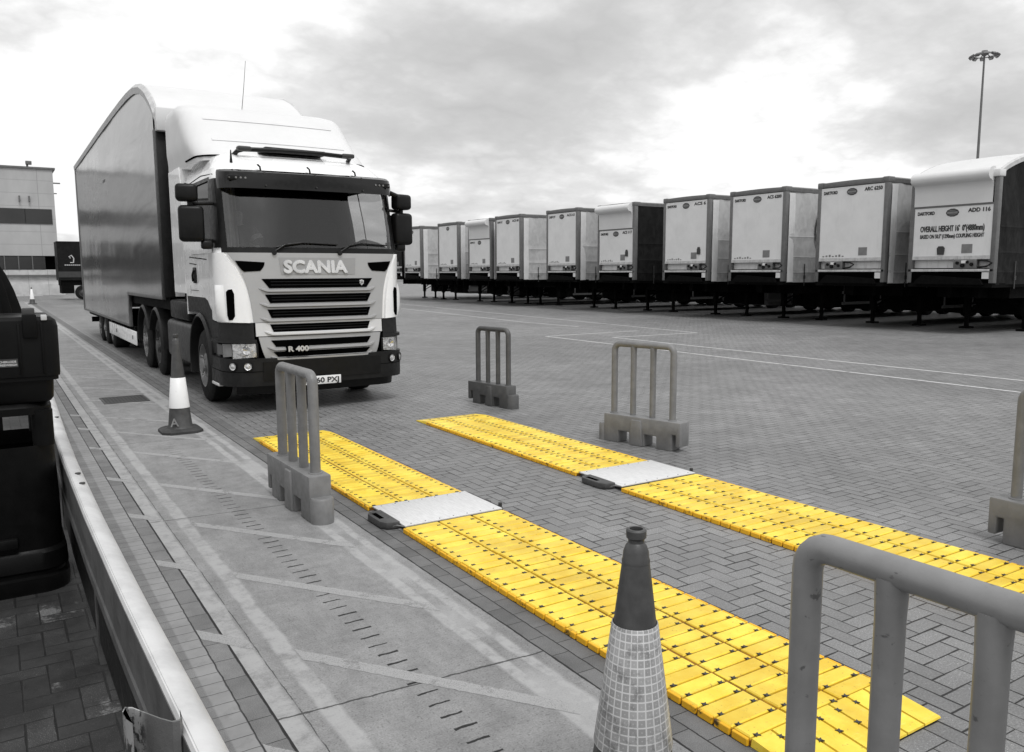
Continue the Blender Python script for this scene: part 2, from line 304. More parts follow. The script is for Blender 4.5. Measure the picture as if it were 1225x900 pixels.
def courses(name, base, bw_, bh, joint=.02, contrast=.25, x0=0.0, off=0.0, paint=None):
    """bricks laid in straight courses; bw_ across x, bh along y"""
    n = NT(name); x, y, z = n.xyz()
    wob = n.m_('MULTIPLY', n.m_('SUBTRACT', n.noise(12, 4, .6), .5), .012)
    u = n.m_('DIVIDE', n.m_('ADD', n.m_('SUBTRACT', x, x0), wob), bw_); i = n.m_('FLOOR', u)
    v = n.m_('ADD', n.m_('DIVIDE', n.m_('ADD', y, wob), bh), n.m_('MULTIPLY', i, off)); j = n.m_('FLOOR', v)
    fu = n.m_('SUBTRACT', u, i); fv = n.m_('SUBTRACT', v, j)
    du = n.m_('MULTIPLY', n.m_('MINIMUM', fu, n.m_('SUBTRACT', 1, fu)), bw_); dv = n.m_('MULTIPLY', n.m_('MINIMUM', fv, n.m_('SUBTRACT', 1, fv)), bh)
    d = n.m_('MINIMUM', n.m_('MULTIPLY', du, .6), dv)
    wn_ = n.n('ShaderNodeTexWhiteNoise', noise_dimensions='2D'); n.l(n.comb(i, j), wn_.inputs['Vector'])
    jm = n.ramp(d, .0008, .0032, 1, 0); mid = n.noise(3, 6, .7); sp = n.noise(240, 2, .6)
    val = n.m_('MULTIPLY', base, n.m_('ADD', 1-contrast/2, n.m_('MULTIPLY', wn_.outputs[0], contrast)))
    val = n.m_('MULTIPLY', val, n.ramp(mid, .3, .7, .8, 1.2)); val = n.m_('MULTIPLY', val, n.ramp(sp, .35, .7, .85, 1.35))
    if paint:
        a, b, pv = paint
        pm = n.m_('MULTIPLY', n.m_('MULTIPLY', n.ramp(x, a-.006, a+.006), n.ramp(x, b+.006, b-.006)), n.ramp(n.noise(8, 8, .7), .3, .5, .35, 1))
        val = n.m_('ADD', n.m_('MULTIPLY', val, n.m_('SUBTRACT', 1, pm)), n.m_('MULTIPLY', pm, n.m_('MULTIPLY', pv, n.ramp(mid, .3, .7, .85, 1.1))))
    val = n.m_('ADD', n.m_('MULTIPLY', val, n.m_('SUBTRACT', 1, jm)), n.m_('MULTIPLY', jm, joint))
    n.set(n.comb(val, val, val), .75, spec=.4); n.bump(n.m_('ADD', n.m_('SUBTRACT', 1, jm), n.m_('MULTIPLY', sp, .2)), .45, .006); return n.m
M['edge_small'] = courses('small edging blocks', .16, .2, .10, x0=.56, joint=.05, contrast=.15, paint=(.668, .80, .25))
M['edge_dark'] = courses('dark edging blocks', .15, .1, .2, x0=.76, joint=.015, contrast=.2)
M['border'] = courses('border blocks', .115, .1, .2, x0=2.12, off=.5, joint=.015, contrast=.3)
n = NT('concrete channel slab'); x, y, z = n.xyz()
mid = n.noise(2.2, 7, .65); big = n.noise(.5, 5, .6); fine = n.noise(120, 3, .6); fin2 = n.noise(300, 2, .6)
br = n.noise(30, 4, .6, n.scale(n.obj(), (.35, 3, 1)))
val = n.m_('MULTIPLY', .225, n.ramp(mid, .3, .7, .86, 1.12)); val = n.m_('MULTIPLY', val, n.ramp(big, .3, .7, .9, 1.1))
val = n.m_('MULTIPLY', val, n.ramp(fine, .3, .7, .86, 1.14)); val = n.m_('MULTIPLY', val, n.ramp(br, .3, .7, .95, 1.05)); val = n.m_('MULTIPLY', val, n.ramp(fin2, .62, .75, 1, 1.45)); val = n.m_('MULTIPLY', val, n.ramp(n.noise(60, 5, .75), .32, .46, .60, 1)); val = n.m_('MULTIPLY', val, n.ramp(n.noise(45, 5, .75), .58, .68, 1, 1.22)); val = n.m_('MULTIPLY', val, n.ramp(n.noise(4, 9, .8, n.scale(n.obj(), (3, .5, 1))), .3, .7, .88, 1.08)); val = n.m_('MULTIPLY', val, n.ramp(n.noise(9, 8, .75), .35, .6, .88, 1.06))
# long pale drips of paint and laitance along the channel edges
wx = n.m_('ADD', x, n.m_('MULTIPLY', n.m_('SUBTRACT', n.noise(3, 5, .6), .5), .05))
def strip(a, b, s=.012): return n.m_('MULTIPLY', n.ramp(wx, a-s, a+s), n.ramp(wx, b+s, b-s))
wear = n.ramp(n.noise(7, 8, .75), .32, .58, .1, 1)
pl = n.m_('MULTIPLY', n.m_('MAXIMUM', n.m_('MAXIMUM', strip(.86, .955), strip(1.035, 1.12)), n.m_('MAXIMUM', strip(1.86, 1.925), strip(1.985, 2.045))), wear)
pl = n.m_('MAXIMUM', pl, n.m_('MULTIPLY', strip(1.86, 2.05), n.ramp(n.noise(1.7, 5, .6), .4, .62, 0, .75)))
val = n.m_('ADD', n.m_('MULTIPLY', val, n.m_('SUBTRACT', 1, n.m_('MULTIPLY', pl, .72))), n.m_('MULTIPLY', pl, .275))
# sawn drainage slots, expansion joints, the long crack
wy = n.m_('ADD', y, n.m_('MULTIPLY', n.m_('SUBTRACT', n.noise(25, 2, .5), .5), .018))
per = .1075; cell = n.m_('FLOOR', n.m_('DIVIDE', wy, per)); fy = n.m_('MULTIPLY', n.m_('FRACT', n.m_('DIVIDE', wy, per)), per)
ws = n.n('ShaderNodeTexWhiteNoise', noise_dimensions='1D'); n.l(cell, ws.inputs['W']); rr = ws.outputs[0]
slotw = n.m_('LESS_THAN', fy, n.ramp(rr, 0, 1, .011, .018))
a_ = n.m_('ADD', 1.425, n.m_('MULTIPLY', rr, .012)); b_ = n.m_('ADD', 1.522, n.m_('MULTIPLY', rr, .02))
skew = n.m_('LESS_THAN', rr, .985)
slot = n.m_('MULTIPLY', n.m_('MULTIPLY', slotw, skew), n.m_('MULTIPLY', n.m_('GREATER_THAN', x, a_), n.m_('LESS_THAN', x, b_)))
slot = n.m_('MULTIPLY', slot, n.ramp(y, 10.2, 7.5, 0, 1))
def jy(y0, w=.006, lo=.86): return n.m_('MULTIPLY', n.m_('LESS_THAN', n.m_('ABSOLUTE', n.m_('SUBTRACT', n.m_('ADD', wy, n.m_('MULTIPLY', x, .07)), y0)), w), n.m_('GREATER_THAN', x, lo))
jn = jy(3.21)
for q_ in (6.35, 9.5, 13.45, 16.6, 19.8): jn = n.m_('MAXIMUM', jn, jy(q_, .005))
cx_ = n.m_('ADD', x, n.m_('MULTIPLY', n.m_('SUBTRACT', n.noise(9, 4, .6), .5), .014)); cr = n.m_('MULTIPLY', n.m_('LESS_THAN', n.m_('ABSOLUTE', n.m_('SUBTRACT', cx_, .966)), .0025), n.ramp(n.noise(6, 4), .35, .5, .25, 1))
ed = n.m_('GREATER_THAN', n.m_('ADD', x, n.m_('MULTIPLY', n.m_('SUBTRACT', n.noise(14, 3), .5), .012)), 2.113)
e2_ = n.m_('LESS_THAN', x, .868)
dk = n.m_('MAXIMUM', n.m_('MAXIMUM', slot, n.m_('MULTIPLY', jn, .8)), n.m_('MAXIMUM', n.m_('MULTIPLY', cr, .75), n.m_('MAXIMUM', ed, e2_)))
val = n.m_('ADD', n.m_('MULTIPLY', val, n.m_('SUBTRACT', 1, dk)), n.m_('MULTIPLY', dk, .012))
n.set(n.comb(val, val, val), .72, spec=.4); n.bump(n.m_('ADD', n.m_('MULTIPLY', fine, .3), n.m_('MULTIPLY', dk, -1.2)), .35, .006); M['slab'] = n.m
n = NT('asphalt'); val = n.m_('MULTIPLY', .13, n.ramp(n.noise(.3, 8, .6), .3, .7, .85, 1.15)); n.set(n.comb(val, val, val), .8); M['asphalt'] = n.m
def paint(name, v, lo, hi, sc=9, rag=.0):
    n = NT(name); tr = n.n('ShaderNodeBsdfTransparent'); mx = n.n('ShaderNodeMixShader')
    uv = n.n('ShaderNodeUVMap'); uv.uv_map = 'UVMap'; u_ = n.xyz(uv.outputs[0])
    e = n.m_('ADD', n.m_('ABSOLUTE', n.m_('SUBTRACT', u_[1], .5)), n.m_('MULTIPLY', n.m_('SUBTRACT', n.noise(16, 7, .7), .5), rag))
    w = n.m_('MULTIPLY', n.ramp(n.noise(sc, 9, .72), lo, hi, .12, .92), n.ramp(e, .36, .42, 1, 0))
    sl2 = n.ramp(n.noise(160, 3, .6), .36, .48, .72, 1); w = n.m_('MULTIPLY', w, sl2)
    n.l(w, mx.inputs[0]); n.l(tr.outputs[0], mx.inputs[1]); n.l(n.b.outputs[0], mx.inputs[2]); n.l(mx.outputs[0], n.out.inputs[0])
    n.set(n.mix(n.noise(40, 4), G(v*.85), G(v*1.1)), .65); return n.m
def uvquads(o):
    me = o.data; uv = me.uv_layers.new(name='UVMap')
    for p in me.polygons:
        for l, c in zip(p.loop_indices, ((0,0),(1,0),(1,1),(0,1))): uv.data[l].uv = c
    return o
M['line_white'] = paint('white line paint', .55, .34, .46, 6, .1)
M['line_worn'] = paint('worn hatch paint', .33, .28, .48, 5, .28)
M['cover'] = None
M['steel_back'] = simple('shade-darkened rail steel', .07, .65, metal=0, var=.3, sc=5, dirt=.5)  # rail back and posts: shade put into a darker steel colour
n = NT('iron drain cover'); x, y, z = n.xyz(); s_ = n.m_('MAXIMUM', n.m_('LESS_THAN', n.m_('FRACT', n.m_('MULTIPLY', x, 22)), .4), n.m_('LESS_THAN', n.m_('FRACT', n.m_('MULTIPLY', y, 22)), .3))
n.set(n.mix(s_, G(.05), G(.015)), .6, .2); n.bump(s_, .5, .01); M['cover'] = n.m
# ------------------------------------------------------------------ mesh builder
class MB:
    def __init__(s): s.bm = bmesh.new()
    def raw(s, vs, fs):
        v = [s.bm.verts.new(p) for p in vs]
        for f in fs:
            try: s.bm.faces.new([v[i] for i in f])
            except ValueError: pass
        return s
    def box(s, x0, x1, y0, y1, z0, z1, bevel=0, seg=2):
        vs = [(x0,y0,z0),(x1,y0,z0),(x1,y1,z0),(x0,y1,z0),(x0,y0,z1),(x1,y0,z1),(x1,y1,z1),(x0,y1,z1)]
        fs = [(0,3,2,1),(4,5,6,7),(0,1,5,4),(1,2,6,5),(2,3,7,6),(3,0,4,7)]
        if not bevel: return s.raw(vs, fs)
        b = bmesh.new(); v = [b.verts.new(p) for p in vs]
        for f in fs: b.faces.new([v[i] for i in f])
        bmesh.ops.bevel(b, geom=b.edges[:], offset=bevel, segments=seg, profile=.5, affect='EDGES', clamp_overlap=True)
        return s.join(b)
    def join(s, b, mat=None):
        b.verts.ensure_lookup_table(); b.verts.index_update()
        v = [s.bm.verts.new(mat @ x.co if mat else x.co) for x in b.verts]
        for f in b.faces:
            try: s.bm.faces.new([v[x.index] for x in f.verts])
            except ValueError: pass
        b.free(); return s
    def prism(s, poly, axis, a0, a1, bevel=0, seg=2):
        """poly: list of 2-D points; axis 0: (y,z), 1: (x,z), 2: (x,y)"""
        def P(p, a): return {0: (a, p[0], p[1]), 1: (p[0], a, p[1]), 2: (p[0], p[1], a)}[axis]
        k = len(poly); b = bmesh.new()
        v = [b.verts.new(P(p, a0)) for p in poly] + [b.verts.new(P(p, a1)) for p in poly]
        b.faces.new(v[:k][::-1]); b.faces.new(v[k:])
        for i in range(k): b.faces.new([v[i], v[(i+1) % k], v[k+(i+1) % k], v[k+i]])
        bmesh.ops.recalc_face_normals(b, faces=b.faces[:])
        if bevel: bmesh.ops.bevel(b, geom=b.edges[:], offset=bevel, segments=seg, profile=.5, affect='EDGES', clamp_overlap=True)
        return s.join(b)
    def loft(s, rings, closed=True, caps=True):
        n = len(rings[0]); vs = [p for r in rings for p in r]; fs = []
        for i in range(len(rings)-1):
            for j in range(n if closed else n-1):
                a = i*n+j; b = i*n+(j+1) % n; fs.append((a, b, b+n, a+n))
        if caps and closed: fs.append(tuple(range(n))[::-1]); fs.append(tuple(range((len(rings)-1)*n, len(rings)*n)))
        return s.raw(vs, fs)
    def tube(s, pts, r, n=10, caps=True):
        pts = [Vector(p) for p in pts]; rings = []; rr = r if isinstance(r, (list, tuple)) else [r]*len(pts)
        prev = None
        for i, p in enumerate(pts):
            t = (pts[min(i+1, len(pts)-1)] - pts[max(i-1, 0)]).normalized()
            if prev is None:
                up = Vector((0,0,1)) if abs(t.z) < .9 else Vector((1,0,0)); a = t.cross(up).normalized()
            else: a = (prev - t*prev.dot(t)).normalized()
            prev = a; b = t.cross(a)
            rings.append([p + a*cos(2*pi*k/n)*rr[i] + b*sin(2*pi*k/n)*rr[i] for k in range(n)])
        return s.loft(rings, True, caps)
    def lathe(s, prof, n=28, axis='z', c=(0,0,0)):
        rings = []
        for r, h in prof:
            ring = []
            for k in range(n):
                a = 2*pi*k/n; x, y = r*cos(a), r*sin(a)
                p = (x, y, h) if axis == 'z' else ((h, x, y) if axis == 'x' else (x, h, y))
                ring.append((p[0]+c[0], p[1]+c[1], p[2]+c[2]))
            rings.append(ring)
        return s.loft(rings, True, False)
    def grid(s, f, nu, nv, skip=None):
        vs = [f(i/nu, j/nv) for j in range(nv+1) for i in range(nu+1)]; fs = []
        for j in range(nv):
            for i in range(nu):
                if skip and skip((i+.5)/nu, (j+.5)/nv): continue
                a = j*(nu+1)+i; fs.append((a, a+1, a+nu+2, a+nu+1))
        return s.raw(vs, fs)
    def build(s, name, mat, parent=None, smooth=35, recalc=True, merge=0, bevel=0, loc=None):
        if merge: bmesh.ops.remove_doubles(s.bm, verts=s.bm.verts[:], dist=merge)
        if recalc: bmesh.ops.recalc_face_normals(s.bm, faces=s.bm.faces[:])
        if bevel:
            ed = [e for e in s.bm.edges if len(e.link_faces) == 2 and e.calc_face_angle(0) > .5]
            bmesh.ops.bevel(s.bm, geom=ed, offset=bevel, segments=2, profile=.5, affect='EDGES', clamp_overlap=True)
        me = bpy.data.meshes.new(name); s.bm.to_mesh(me); s.bm.free()
        if smooth:
            for p in me.polygons: p.use_smooth = True
            me.set_sharp_from_angle(angle=R(smooth))
        me.materials.append(mat if not isinstance(mat, str) else M[mat])
        o = bpy.data.objects.new(name, me); C.objects.link(o)
        if parent: o.parent = parent
        if loc: o.location = loc
        return o
def tag(o, label=None, cat=None, group=None, kind=None):
    if label: o['label'] = label
    if cat: o['category'] = cat
    if group: o['group'] = group
    if kind: o['kind'] = kind
    return o
def thing(name, loc, label, cat, group=None, rz=0):
    o = bpy.data.objects.new(name, None); o.empty_display_size = .2; C.objects.link(o); o.location = loc; o.rotation_euler = (0, 0, rz)
    return tag(o, label, cat, group)
def text(body, name, mat, parent, size, origin, ux, uy, off=.0, ext=.002, align='CENTER', wscale=1.0, width=None, bold=0):
    cu = bpy.data.curves.new(name, 'FONT'); cu.body = body; cu.size = size; cu.align_x = align; cu.offset = off; cu.extrude = ext; cu.resolution_u = 3
    to = bpy.data.objects.new('tmp', cu); C.objects.link(to)
    dg = bpy.context.evaluated_depsgraph_get(); me = bpy.data.meshes.new_from_object(to.evaluated_get(dg)); bpy.data.objects.remove(to)
    bpy.data.curves.remove(cu)
    ux = Vector(ux).normalized(); uy = Vector(uy).normalized(); uz = ux.cross(uy)
    xs = [v.co.x for v in me.vertices]
    sx = wscale
    if width and xs: sx = width/(max(xs)-min(xs))
    o_ = Vector(origin)
    for v in me.vertices:
        c = v.co.copy(); v.co = o_ + ux*c.x*sx + uy*c.y + uz*c.z
    if bold:
        bm = bmesh.new(); bm.from_mesh(me); g0 = bm.verts[:] + bm.edges[:] + bm.faces[:]
        for dx_, dz_, dd in ((-bold, 0, .0007), (bold, 0, -.0007), (0, bold, .0014), (0, -bold, -.0014)):
            d_ = bmesh.ops.duplicate(bm, geom=g0); v_ = [q for q in d_['geom'] if isinstance(q, bmesh.types.BMVert)]
            bmesh.ops.translate(bm, verts=v_, vec=ux*dx_+uy*dz_+uz*dd)
        bm.to_mesh(me); bm.free()
    me.name = name; me.materials.clear(); me.materials.append(M[mat])
    o = bpy.data.objects.new(name, me); C.objects.link(o)
    if parent: o.parent = parent
    return o
# ================================================================== GROUND
def sheet(name, x0, x1, y0, y1, z, mat, kind='structure'):
    o = MB().raw([(x0,y0,z),(x1,y0,z),(x1,y1,z),(x0,y1,z)], [(0,1,2,3)]).build(name, mat, smooth=0)
    return tag(o, kind=kind)
sheet('ground', -900, 900, -900, 900, -.02, 'asphalt')
sheet('pavement', -12, .56, -4, 40, 0, 'footway')
sheet('edging_strip', .56, .76, -4, 40, 0, 'edge_small')
sheet('edging_blocks', .76, .86, -4, 40, 0, 'edge_dark')
sheet('concrete_road_channel', .86, 2.12, -4, 62, 0, 'slab')
sheet('border_course', 2.12, 2.32, -4, 62, 0, 'border')
sheet('yard', 2.32, 120, -30, 140, 0, 'yard')
sheet('far_yard', -12, 2.32, 62, 140, 0, 'yard')
sheet('side_yard', -12, .86, 40, 62, 0, 'yard')
def quad_line(mb, a, b, w, z=.004, n=1):
    a = Vector((*a, z)); b = Vector((*b, z)); t = (b-a).normalized(); s = Vector((-t.y, t.x, 0))*w/2
    mb.raw([a-s, b-s, b+s, a+s], [(0,1,2,3)])
mb = MB()
for a, b in (((13.11,18.86),(12.70,3.0)), ((17.43,37.8),(16.19,24.7)), ((16.19,24.7),(16.3,21.6)), ((13.11,18.86),(16.64,19.04)),
             ((14.39,17.5),(17.5,17.4)), ((20.5,50),(17.5,17.4)), ((14.36,15.6),(14.1,4.0)), ((14.39,17.5),(14.36,15.6))): quad_line(mb, a, b, .12)
tag(uvquads(mb.build('yard_line_markings', 'line_white', smooth=0, recalc=False)), kind='structure')
mb = MB()
for y0 in (2.45, 3.655, 4.88, 6.08, 7.4, 8.93, 10.2, 11.35, 13.0, 14.6, 16.2, 17.9, 19.6):
    w = .165; k = 1.36 if y0 < 10.5 else 1.2
    n_ = 8
    def yy(x): return y0 - (x-1.13)*k
    for xa, xb in (((.765, .955), (1.12, 1.92)) if y0 < 12 else ((1.12, 1.85),)):
        mb.raw([(xa,yy(xa)-w/2,.0015),(xb,yy(xb)-w/2,.0015),(xb,yy(xb)+w/2,.0015),(xa,yy(xa)+w/2,.0015)], [(0,1,2,3)])
tag(uvquads(mb.build('hatch_markings', 'line_worn', smooth=0, recalc=False)), kind='structure')
dc = MB().box(1.27, 1.80, 12.55, 13.12, .001, .006).build('drain_cover', 'cover', smooth=0)
tag(dc, 'dark iron drain cover set in the concrete channel behind the small cone', 'drain cover')
fr_ = MB()
for b in ((1.24,1.27,12.5,13.17),(1.80,1.83,12.5,13.17),(1.27,1.80,12.5,12.55),(1.27,1.80,13.12,13.17)): fr_.box(b[0],b[1],b[2],b[3],.0,.007)
fr_.build('frame', 'steel_dark', dc, smooth=0)

# ================================================================== BUILDING at the far left
bl = thing('warehouse', (-20, 86, 0), 'grey clad warehouse with dark window strips at the far left', 'building')
def bx(name, mat, x0, x1, y0, y1, z0, z1, parent=bl, bev=0): return MB().box(x0,x1,y0,y1,z0,z1,bev).build(name, mat, parent, smooth=0)
bx('wall', 'building_wall', -60, 25.2, -6, 30, 3.3, 10.45)
bx('base_wall', 'building_base', -60, 25.2, -5.9, 30, 0, 2.15)
bx('parapet', 'frame_grey', -60, 25.4, -6.12, 30.1, 10.45, 10.6)
bx('plinth', 'building_base', -60, 25.5, -6.3, -5.9, 0, .95)
bx('ledge', 'frame_grey', -60, 25.3, -6.15, -5.95, 1.6, 1.72)
bx('wall', 'black_hole', -60, 25.1, -5.7, 30, 2.15, 3.3)
for i in range(9):
    x0 = 23.25-i*1.0
    w = bx('window', 'bwindow', x0+.06, x0+.95, -5.95, -5.8, 2.2, 3.25)
    bx('mullion', 'frame_grey', x0-.03, x0+.05, -6.0, -5.72, 2.17, 3.28, w)
for i in range(8): bx('window', 'bwindow', 24.95-2.0-i*1.95+ .02, 24.95-i*1.95, -6.06, -5.9, 5.94, 7.17)
for xx in (22.6, 23.3): bx('wall_lamp', 'frame_grey', xx, xx+.12, -6.25, -5.98, 7.75, 8.2)
fl = bx('roof_floodlight', 'frame_grey', 23.3, 23.75, -5.8, -5.5, 10.8, 11.1, bl, .04); bx('bracket', 'frame_grey', 23.35, 23.5, -5.6, -5.45, 10.55, 10.86, fl)
bx('wall_light', 'frame_grey', 25.2, 25.75, -5.5, -5.4, 9.35, 9.45)
bx('wall_light', 'frame_grey', 25.2, 25.45, -5.5, -5.4, 8.5, 8.58)

# ================================================================== wheels
def wheel(parent, x, y, z, r, w, side, rim='rim', hub='steel'):
    """side: -1 outer face towards -x, +1 towards +x (axle along x)"""
    s = side
    prof = [(r*.60, 0), (r*.62, -.0), (r*.80, .02), (r*.95, .035), (r, .06), (r, w-.04), (r*.95, w), (r*.62, w), (r*.58, w-.02), (r*.58, .05), (r*.60, 0)]
    t = MB().lathe([(a, -s*b) for a, b in prof], 36, 'x', (x, y, z)).build('wheel', 'rubber', parent, smooth=40)
    rp_ = [(r*.60, .01), (r*.565, .015), (r*.55, .05), (r*.50, .10), (r*.36, .10), (r*.33, .04), (r*.22, .03), (r*.20, -.02), (r*.11, -.03), (.001, -.03)]
    rm = MB().lathe([(a, -s*b) for a, b in rp_], 36, 'x', (x, y, z))
    rm.build('rim', rim, t, smooth=35)
    nb = MB()
    for k in range(10):
        a = 2*pi*k/10; nb.tube([(x, y+cos(a)*r*.285, z+sin(a)*r*.285), (x+s*.012, y+cos(a)*r*.285, z+sin(a)*r*.285)], .016, 6)
    nb.build('wheel_nuts', 'chrome' if rim == 'rim' else 'steel_dark', t)
    return t
def wheel_y(parent, x, y, z, r, w, side):   # axle along y
    s = side
    prof = [(r*.60, 0), (r*.80, .02), (r*.95, .035), (r, .06), (r, w-.04), (r*.95, w), (r*.60, w), (r*.58, .05), (r*.60, 0)]
    t = MB().lathe([(a, -s*b) for a, b in prof], 28, 'y', (x, y, z)).build('wheel', 'rubber', parent, smooth=40)
    MB().lathe([(r*.60, -s*.01), (r*.56, -s*.015), (r*.52, -s*.10), (r*.33, -s*.05), (r*.2, -s*.02), (r*.18, s*.03), (.001, s*.03)], 28, 'y', (x, y, z)).build('rim', 'rim_dark', t, smooth=35)
    return t

# ================================================================== TRUCK (front at local y=0)
TX, TY = 3.695, 10.50
tr = thing('truck', (TX, TY, 0), 'white articulated lorry cab with black sun visor and slatted silver grille driving towards us', 'truck')
def lerp(pts, z):
    if z <= pts[0][0]: return pts[0][1]
    for (a, b), (c, d) in zip(pts, pts[1:]):
        if z <= c:
            return b + (d-b)*(z-a)/(c-a)
    return pts[-1][1]
FZ = [(.3,.02),(.8,.0),(1.17,.03),(2.05,.10),(2.9,.30),(3.05,.36),(3.15,.45),(3.28,.64),(3.38,.92),(3.46,1.4)]
WZ = [(.3,1.21),(1.2,1.22),(2.1,1.235),(2.9,1.20),(3.1,1.17),(3.25,1.11),(3.38,1.02),(3.46,.9)]
RZ = [(.3,.34),(1.2,.40),(2.05,.30),(3.0,.22),(3.3,.3),(3.46,.4)]
BU = .09
def P(s, z, off=0.0, F=FZ, W=WZ, RR=RZ):
    f, w, r = lerp(F, z), lerp(W, z), lerp(RR, z); a = w-r; sg = 1 if s >= 0 else -1; t = abs(s)
    if t <= a:
        x = t; y = f + BU*(t/1.2)**2; nx, ny = BU*2*t/1.44, -1
        l = math.hypot(nx, ny); nx, ny = nx/l, ny/l
    elif t <= a + r*pi/2:
        th = (t-a)/r; yb = f + BU*(a/1.2)**2; x = a + r*sin(th); y = yb + r*(1-cos(th)); nx, ny = sin(th), -cos(th)
    else:
        yb = f + BU*(a/1.2)**2 + r; x = w; y = yb + (t-a-r*pi/2); nx, ny = 1, 0
    return Vector((sg*(x+nx*off), y+ny*off, z))
def s_at_y(y, z):
    f, w, r = lerp(FZ, z), lerp(WZ, z), lerp(RZ, z); a = w-r
    return a + r*pi/2 + (y - (f + BU*(a/1.2)**2 + r))
def patch(name, mat, s0, s1, z0, z1, off, parent=None, ns=12, nz_=8, th=.02, mirror=False, smooth=40, kw={}):
    """thick panel following the cab surface; s0,s1 may be functions of z-fraction, z0,z1 functions of s-fraction"""
    f0 = s0 if callable(s0) else (lambda v: s0); f1 = s1 if callable(s1) else (lambda v: s1)
    g0 = z0 if callable(z0) else (lambda u: z0); g1 = z1 if callable(z1) else (lambda u: z1)
    outs = []
    for sg in ((1, -1) if mirror else (1,)):
        mb = MB()
        def pt(u, v, o):
            z = g0(u) + (g1(u)-g0(u))*v; s = f0(v) + (f1(v)-f0(v))*u
            p = P(s, z, o, **kw); return (sg*p.x, p.y, p.z)
        mb.grid(lambda u, v: pt(u, v, off), ns, nz_)
        per = [(i/ns, 0) for i in range(ns)] + [(1, j/nz_) for j in range(nz_)] + [(1-i/ns, 1) for i in range(ns)] + [(0, 1-j/nz_) for j in range(nz_)]
        mb.loft([[pt(u, v, off) for u, v in per], [pt(u, v, off-th) for u, v in per]], True, False)
        outs.append(mb.build(name, mat, parent or tr, smooth=smooth, merge=.0004))
    return outs[0] if not mirror else outs
# ---- cab shell with real window openings
SW = 1.17                                        # half width of windscreen along s
ZC = [0]
zs_rows = [i/8 for i in range(9)]
def zrow(v):   # v 0..1 -> function of s giving z
    return v
sy = [i*.13 for i in range(0, 10)]               # front half samples
def build_shell():
    mb = MB(); scol = [0,.2,.4,.6,.8,.95,1.05,SW,1.24,1.31,1.38,1.45,1.52]
    s_end = s_at_y(2.38, 2.0)
    win0, win1 = s_at_y(.66, 2.6), s_at_y(1.95, 2.6)
    scol += [win0+(win1-win0)*k/8 for k in range(9)] + [win1+.1, win1+.25, s_end]
    scol = sorted(set(round(x, 4) for x in scol))
    full = [-x for x in reversed(scol[1:])] + scol
    ztop = 3.15
    rows = [0,.15,.3,.45,.6,.75,.9,1.0]  # up to z=2.10
    rows2 = [2.1,2.3,2.5,2.7,2.88,2.97,3.02,3.08,3.15]
    def zlow(s):
        t = abs(s); p = P(t, 1.6); y = p.y
        if y < .62: return 1.17
        if y < 1.05: return 1.17+.30*(y-.62)/.43
        return 1.47
    vs = []; nr = len(rows)+len(rows2)-1
    for s in full:
        zl = zlow(s)
        col = [zl+(2.10-zl)*r_ for r_ in rows] + rows2[1:]
        vs.append([P(s, z) for z in col])
    nc = len(full); flat = [p for c in vs for p in c]; R_ = len(vs[0]); fs = []
    for i in range(nc-1):
        sm = (full[i]+full[i+1])/2
        for j in range(R_-1):
            zm = (vs[i][j].z+vs[i][j+1].z)/2
            if abs(sm) < SW and 2.1 < zm < 2.97: continue
            if win0 < abs(sm) < win1:
                fr = (abs(sm)-win0)/(win1-win0); lo = 2.1; hi = 3.02
                if lo < zm < hi: continue
            fs.append((i*R_+j, (i+1)*R_+j, (i+1)*R_+j+1, i*R_+j+1))
    mb.raw(flat, fs)
    # roof rings
    rings = []
    for z in (3.15, 3.2, 3.28, 3.34, 3.38, 3.42, 3.46):
        s_e = s_at_y(2.38, z); k = 40
        rings.append([P(-s_e+2*s_e*i/k, z) for i in range(k+1)])
    mb.loft(rings, False, False)
    last = rings[-1]; k = len(last)
    for i in range(k//2): mb.raw([last[i], last[i+1], last[k-2-i], last[k-1-i]], [(0,1,2,3)])
    # back wall
    mb.box(-1.22, 1.22, 2.36, 2.40, 1.2, 3.3)
    return mb.build('cab_body', 'cab_white', tr, smooth=35, merge=.0006)
cab = build_shell()
# ---- interior
mb = MB()
mb.box(-1.19, 1.19, .75, 2.34, 1.35, 1.45); mb.box(-1.19, 1.19, 2.28, 2.34, 1.4, 3.1); mb.box(-1.12, 1.12, .7, 2.34, 3.04, 3.07)
for sg in (-1, 1):
    mb.box(*( (sg*1.195, sg*1.175) if sg < 0 else (1.175, 1.195)), .75, 2.3, 1.4, 2.08); mb.box(*((-1.175, -1.16) if sg < 0 else (1.16, 1.175)), 1.97, 2.3, 2.08, 3.05)
mb.build('cab_interior', 'interior', tr, smooth=0)
MB().prism([(.32, 1.4), (.34, 2.07), (.75, 2.10), (.95, 1.95), (.95, 1.4)], 0, -1.12, 1.12, .02).build('dashboard', 'interior', tr, smooth=0)
sw_ = MB(); c0 = Vector((-.66, 1.05, 2.12)); ax = Vector((0, -.55, .83)).normalized(); aa = Vector((1, 0, 0)); bb = ax.cross(aa)
sw_.tube([c0 + (aa*cos(2*pi*k/24)+bb*sin(2*pi*k/24))*.22 for k in range(25)], .015, 8, False); sw_.tube([c0+aa*.22, c0-aa*.22], .02, 6); sw_.tube([c0, c0-ax*.3], .04, 8)
sw_.build('steering_wheel', 'black_plastic', tr)
for xx in (-.66, .66):
    MB().box(xx-.25, xx+.25, 1.25, 1.8, 1.75, 1.92, .05).box(xx-.24, xx+.24, 1.72, 1.88, 1.85, 2.55, .05).box(xx-.13, xx+.13, 1.73, 1.84, 2.55, 2.78, .04).build('seat', 'interior', tr)
